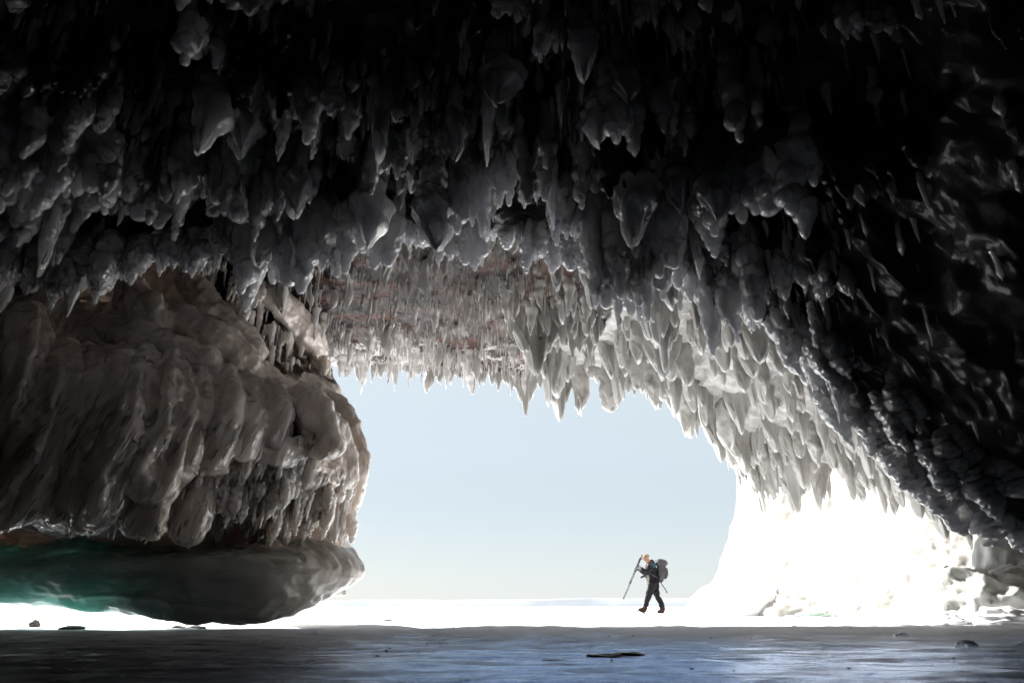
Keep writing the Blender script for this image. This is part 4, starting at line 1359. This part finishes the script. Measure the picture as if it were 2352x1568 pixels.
def boot(ankle, ang):
    """a laced boot, toe along -X, turned about its ankle"""
    me = skin_mesh('boot', [(0, 0, 0), (0.01, 0, 0.09), (-0.01, 0, -0.06), (-0.10, 0, -0.085), (-0.19, 0, -0.095), (0.055, 0, -0.085)], [(0, 1), (0, 2), (2, 3), (3, 4), (2, 5)],
                   [0.062, 0.064, 0.062, 0.052, 0.040, 0.046])
    b_ = wear('boot', me, M_BOOT)
    pr = np.array([(0.10, -0.035), (0.105, 0.0), (0.095, 0.038), (-0.05, 0.05), (-0.16, 0.05), (-0.235, 0.022), (-0.238, -0.018), (-0.17, -0.045), (-0.05, -0.042)])
    nS = len(pr)
    Vs = np.concatenate([np.column_stack([pr, np.full(nS, -0.15)]), np.column_stack([pr * 1.02, np.full(nS, -0.118)])])
    me2_ = bpy.data.meshes.new('sole')
    me2_.from_pydata([tuple(x) for x in Vs], [], [list(range(nS))[::-1], list(range(nS, 2 * nS))] + [[i2, (i2 + 1) % nS, nS + (i2 + 1) % nS, nS + i2] for i2 in range(nS)])
    link('sole', me2_, M_SOLE, b_)
    b_.location = ankle
    b_.rotation_euler = (0, ang, 0)


boot((-0.27 * K, -0.11, 0.145), R(24))
boot((0.285 * K, 0.11, 0.148), R(0))
# cap
th = np.linspace(0, math.pi / 2, 10)[:, None]
ph = np.linspace(0, 2 * math.pi, 32, endpoint=False)[None, :]
dome = np.stack([0.112 * np.sin(th) * np.cos(ph), 0.098 * np.sin(th) * np.sin(ph), 0.092 * np.cos(th) + 0 * ph], -1)
F = grid_faces(10, 32, True)
cap_o = wear('cap', to_mesh('cap', dome, np.concatenate([F[:, [0, 1, 2]], F[:, [0, 2, 3]]])), M_CAP)
cap_o.location = (-0.115 * K, 0, 1.655)
cap_o.rotation_euler = (0, R(-14), 0)
a = np.linspace(R(110), R(250), 18)
inner = np.stack([0.112 * np.cos(a), 0.098 * np.sin(a), 0 * a], -1)
outer_ = np.stack([0.112 * np.cos(a) - 0.085 * np.sqrt(np.clip(np.sin((a - a[0]) / (a[-1] - a[0]) * math.pi), 0, 1)), 0.088 * np.sin(a), 0 * a - 0.018], -1)
brim = np.stack([inner, outer_, outer_ - np.array((0, 0, 0.008)), inner - np.array((0, 0, 0.008))])
link('brim', to_mesh('brim', brim, grid_faces(4, 18)), M_CAP, cap_o)


def glove(wrist, palm, axis, back_dir, seed):
    """palm, four bent fingers and a thumb closed round a pole along `axis`"""
    wrist, palm, ax, bd = (Vector(x) for x in (wrist, palm, axis, back_dir))
    ax.normalize()
    bd.normalize()
    fw = (palm - wrist).normalized()
    vv_, ee_, rr_ = [tuple(wrist)], [], [0.044]
    pi_ = chain(vv_, ee_, rr_, 0, [(*palm, 0.042)])
    for i_ in range(4):
        base = palm + ax * (0.034 - 0.022 * i_) + bd * 0.012
        ln_ = (0.030, 0.034, 0.032, 0.026)[i_]
        p1 = base + fw * ln_
        p2 = p1 + fw * ln_ * 0.5 - bd * ln_ * 0.9
        p3 = p2 - fw * ln_ * 0.7 - bd * ln_ * 0.3
        chain(vv_, ee_, rr_, pi_, [(*base, 0.0125), (*p1, 0.0115), (*p2, 0.0105), (*p3, 0.009)])
    t0 = palm + ax * 0.03 - bd * 0.02 - fw * 0.01
    t1 = t0 + ax * 0.02 - bd * 0.03 + fw * 0.015
    t2 = t1 + fw * 0.03 - bd * 0.004
    chain(vv_, ee_, rr_, pi_, [(*t0, 0.016), (*t1, 0.013), (*t2, 0.011)])
    wear('glove', skin_mesh('glove', vv_, ee_, rr_, 2), M_GLOVE)


TOP = Vector((-0.255 * K, -0.085, 1.70))
BOT = Vector((-0.862 * K, -0.085, 0.427))
TAX = (BOT - TOP).normalized()
hand1, hand2 = TOP + (BOT - TOP) * 0.255, TOP + (BOT - TOP) * 0.33
glove((-0.345, -0.155, 1.325), tuple(hand1 + Vector((0.03, -0.022, -0.005))), -TAX, (0, -1, 0.1), 1)
glove((-0.335, 0.03, 1.26), tuple(hand2 + Vector((0.035, 0.022, 0.0))), -TAX, (0, 1, 0.1), 2)


def tube(p0, p1, r0, r1=None, seg=12):
    p0, p1 = np.array(p0, float), np.array(p1, float)
    r1 = r0 if r1 is None else r1
    t_ = p1 - p0
    t_ /= np.linalg.norm(t_)
    u_ = np.cross(t_, (0, 1, 0) if abs(t_[1]) < 0.9 else (1, 0, 0))
    u_ /= np.linalg.norm(u_)
    w_ = np.cross(t_, u_)
    a_ = np.linspace(0, 2 * math.pi, seg, endpoint=False)
    ring = u_ * np.cos(a_)[:, None] + w_ * np.sin(a_)[:, None]
    V_ = np.concatenate([p0 + ring * r0, p1 + ring * r1, p0[None], p1[None]])
    i_ = np.arange(seg)
    j_ = (i_ + 1) % seg
    F_ = np.concatenate([np.stack([i_, j_, seg + j_], -1), np.stack([i_, seg + j_, seg + i_], -1), np.stack([j_, i_, np.full(seg, 2 * seg)], -1),
                         np.stack([seg + i_, seg + j_, np.full(seg, 2 * seg + 1)], -1)])
    return V_, F_


def tube_obj(name, p0, p1, r0, r1, mat, parent):
    V_, F_ = tube(p0, p1, r0, r1)
    return link(name, to_mesh(name, V_, F_), mat, parent)


tripod = empty('tripod', (PX, PY, 0.012), 'folded grey camera tripod carried slanting in front of the walking person', 'tripod')
perp = Vector((TAX.z, 0, -TAX.x))
Ltot = (BOT - TOP).length
for i in range(3):
    off = (Vector((0, -0.017, 0)), Vector((0, 0.017, 0)), perp * 0.024)[i]
    P0 = TOP + TAX * 0.10 + off + perp * (-0.008 if i < 2 else 0.004)
    s0, s1, s2, s3 = P0, P0 + TAX * Ltot * 0.30, P0 + TAX * Ltot * 0.57, P0 + TAX * (Ltot - 0.10)
    conv = -off * 0.35
    leg = tube_obj('leg', s0, s1, 0.0155, 0.0155, M_METAL, tripod)
    tube_obj('leg_section', s1, s2 + conv * 0.5, 0.0125, 0.0125, M_METAL, leg)
    tube_obj('leg_section', s2 + conv * 0.5, s3 + conv, 0.0095, 0.0095, M_METAL, leg)
    for sj, rj in ((s1, 0.021), (s2 + conv * 0.5, 0.018)):
        tube_obj('locking_collar', sj - TAX * 0.02, sj + TAX * 0.02, rj, rj, M_BLACK, leg)
    tube_obj('foot', s3 + conv, s3 + conv + TAX * 0.02, 0.012, 0.010, M_BLACK, leg)
tube_obj('centre_column', TOP + TAX * 0.02, TOP + TAX * 0.32, 0.011, 0.011, M_METAL, tripod)
tube_obj('shoulder', TOP + TAX * 0.07, TOP + TAX * 0.12, 0.03, 0.034, M_BLACK, tripod)
bh = link('ball_head', boulder_mesh('ball_head', 3, (0.024, 0.024, 0.026), 18, 12, 0, 0, -1), M_BLACK, tripod)
bh.location = TOP + TAX * 0.03
tube_obj('plate', TOP - TAX * 0.01 - perp * 0.025, TOP - TAX * 0.01 + perp * 0.025, 0.012, 0.012, M_BLACK, bh.parent)
tube_obj('knob', TOP + TAX * 0.035, TOP + TAX * 0.035 + perp * -0.05, 0.008, 0.010, M_BLACK, tripod)

# backpack
pack = empty('backpack', (PX, PY, 0.012), 'large grey trekking backpack with a dark lid worn on the person\'s back', 'backpack')


def loft(name, secs, mat, parent, seg=28, power=0.62, bumps=0.012, seed=1):
    """stack of rounded sections (x, z, half-depth x, half-width y)"""
    secs = crom(np.array(secs, float), 26)
    a_ = np.linspace(0, 2 * math.pi, seg, endpoint=False)
    ca_ = np.sign(np.cos(a_)) * np.abs(np.cos(a_)) ** power
    sa_ = np.sign(np.sin(a_)) * np.abs(np.sin(a_)) ** power
    V_ = np.stack([secs[:, :1] + ca_[None] * secs[:, 2:3], sa_[None] * secs[:, 3:4], secs[:, 1:2] + 0 * ca_[None]], -1)
    n_ = V_ - V_.mean(1, keepdims=True)
    n_ /= np.linalg.norm(n_, axis=-1, keepdims=True) + 1e-6
    V_ = V_ + n_ * (bumps * fbm(V_ * 14, 3, seed))[..., None]
    n0 = len(V_)
    ends = np.stack([V_[0].mean(0), V_[-1].mean(0)])
    F_ = grid_faces(n0, seg, True)
    i_ = np.arange(seg)
    j_ = (i_ + 1) % seg
    F_ = np.concatenate([F_[:, [0, 1, 2]], F_[:, [0, 2, 3]], np.stack([j_, i_, np.full(seg, n0 * seg)], -1),
                         np.stack([(n0 - 1) * seg + i_, (n0 - 1) * seg + j_, np.full(seg, n0 * seg + 1)], -1)])
    return link(name, to_mesh(name, np.concatenate([V_.reshape(-1, 3), ends]), F_), mat, parent)


loft('pack_body', [(0.27, 0.90, 0.03, 0.08), (0.27, 0.93, 0.075, 0.13), (0.29, 1.06, 0.115, 0.155), (0.315, 1.22, 0.13, 0.165), (0.33, 1.38, 0.13, 0.165), (0.335, 1.46, 0.12, 0.15)], M_PACK, pack, seed=3)
loft('pack_lid', [(0.30, 1.40, 0.14, 0.15), (0.34, 1.43, 0.18, 0.17), (0.345, 1.50, 0.175, 0.17), (0.32, 1.57, 0.13, 0.14), (0.30, 1.60, 0.06, 0.08)], M_LID, pack, seed=5)
loft('front_pocket', [(0.40, 1.00, 0.03, 0.07), (0.42, 1.04, 0.055, 0.10), (0.45, 1.16, 0.06, 0.11), (0.465, 1.30, 0.05, 0.10), (0.46, 1.33, 0.02, 0.07)], M_PACK, pack, seed=7)
for sg in (-1, 1):
    sp = loft('side_pocket', [(0.28, 0.97, 0.04, 0.02), (0.285, 1.0, 0.07, 0.05), (0.30, 1.12, 0.075, 0.055), (0.305, 1.2, 0.06, 0.04)], M_LID, pack, seed=9 + sg)
    sp.location = (0, sg * 0.155, 0)
sh = loft('stuffed_pouch', [(0.43, 1.36, 0.03, 0.06), (0.45, 1.39, 0.05, 0.09), (0.455, 1.45, 0.045, 0.085), (0.44, 1.49, 0.02, 0.05)], M_GREYC, pack, seed=12)


def strap(name, pts_, w, t_, mat, parent, n=24):
    """a flat band along points (x, y, z), wide along Y"""
    q_ = crom(np.array(pts_, float), n)
    T_ = np.gradient(q_, axis=0)
    T_ /= np.linalg.norm(T_, axis=1, keepdims=True)
    B_ = np.cross(T_, np.tile((0.25, 1.0, 0.1), (n, 1)))
    B_ /= np.linalg.norm(B_, axis=1, keepdims=True)
    S_ = np.cross(B_, T_)
    V_ = np.stack([q_ + S_ * w + B_ * t_, q_ - S_ * w + B_ * t_, q_ - S_ * w - B_ * t_, q_ + S_ * w - B_ * t_], 1)
    F_ = grid_faces(n, 4, True)
    F_ = np.concatenate([F_, [[0, 1, 2, 3], [4 * n - 1, 4 * n - 2, 4 * n - 3, 4 * n - 4]]])
    return link(name, to_mesh(name, V_, F_, False), mat, parent)


for sg in (-1, 1):
    strap('shoulder_strap', [(0.20, sg * 0.12, 1.46), (0.08, sg * 0.13, 1.55), (-0.06, sg * 0.14, 1.49), (-0.135, sg * 0.16, 1.36), (-0.09, sg * 0.20, 1.18), (0.10, sg * 0.19, 1.06), (0.21, sg * 0.14, 1.0)], 0.026, 0.008, M_STRAP, pack)
hb = strap('hip_belt', [(0.22, -0.14, 0.96), (0.25, -0.17, 0.87), (0.31, -0.18, 0.78), (0.36, -0.18, 0.70), (0.395, -0.18, 0.62)], 0.028, 0.012, M_STRAP, pack)
tube_obj('buckle', (0.385, -0.18, 0.63), (0.415, -0.18, 0.60), 0.022, 0.022, M_BLACK, pack)
for (x0_, z0_, x1_, z1_) in ((0.50, 1.22, 0.515, 1.08), (0.44, 1.02, 0.40, 0.94), (0.28, 0.9, 0.29, 0.66), (0.20, 0.88, 0.22, 0.80)):
    strap('loose_strap', [(x0_, -0.08, z0_), ((x0_ + x1_) / 2 + 0.012, -0.085, (z0_ + z1_) / 2), (x1_, -0.08, z1_)], 0.008, 0.003, M_STRAP, pack, 10)

# camera at the waist
kit = empty('camera', (PX, PY, 0.012), 'black camera hanging at the waist of the person on a neck strap', 'camera')
body = loft('camera_body', [(-0.225, 1.045, 0.032, 0.06), (-0.225, 1.06, 0.036, 0.07), (-0.225, 1.115, 0.036, 0.07), (-0.225, 1.13, 0.03, 0.035), (-0.225, 1.145, 0.022, 0.025)], M_BLACK, kit, power=0.4, bumps=0)
lens_ = tube_obj('lens', (-0.25, -0.03, 1.08), (-0.325, -0.03, 1.06), 0.034, 0.038, M_BLACK, kit)
tube_obj('lens_hood', (-0.325, -0.03, 1.06), (-0.352, -0.03, 1.053), 0.040, 0.044, M_BLACK, lens_)
strap('neck_strap', [(-0.22, -0.07, 1.12), (-0.19, -0.09, 1.25), (-0.15, -0.09, 1.40), (-0.06, -0.06, 1.55)], 0.012, 0.003, M_BLACK, kit)
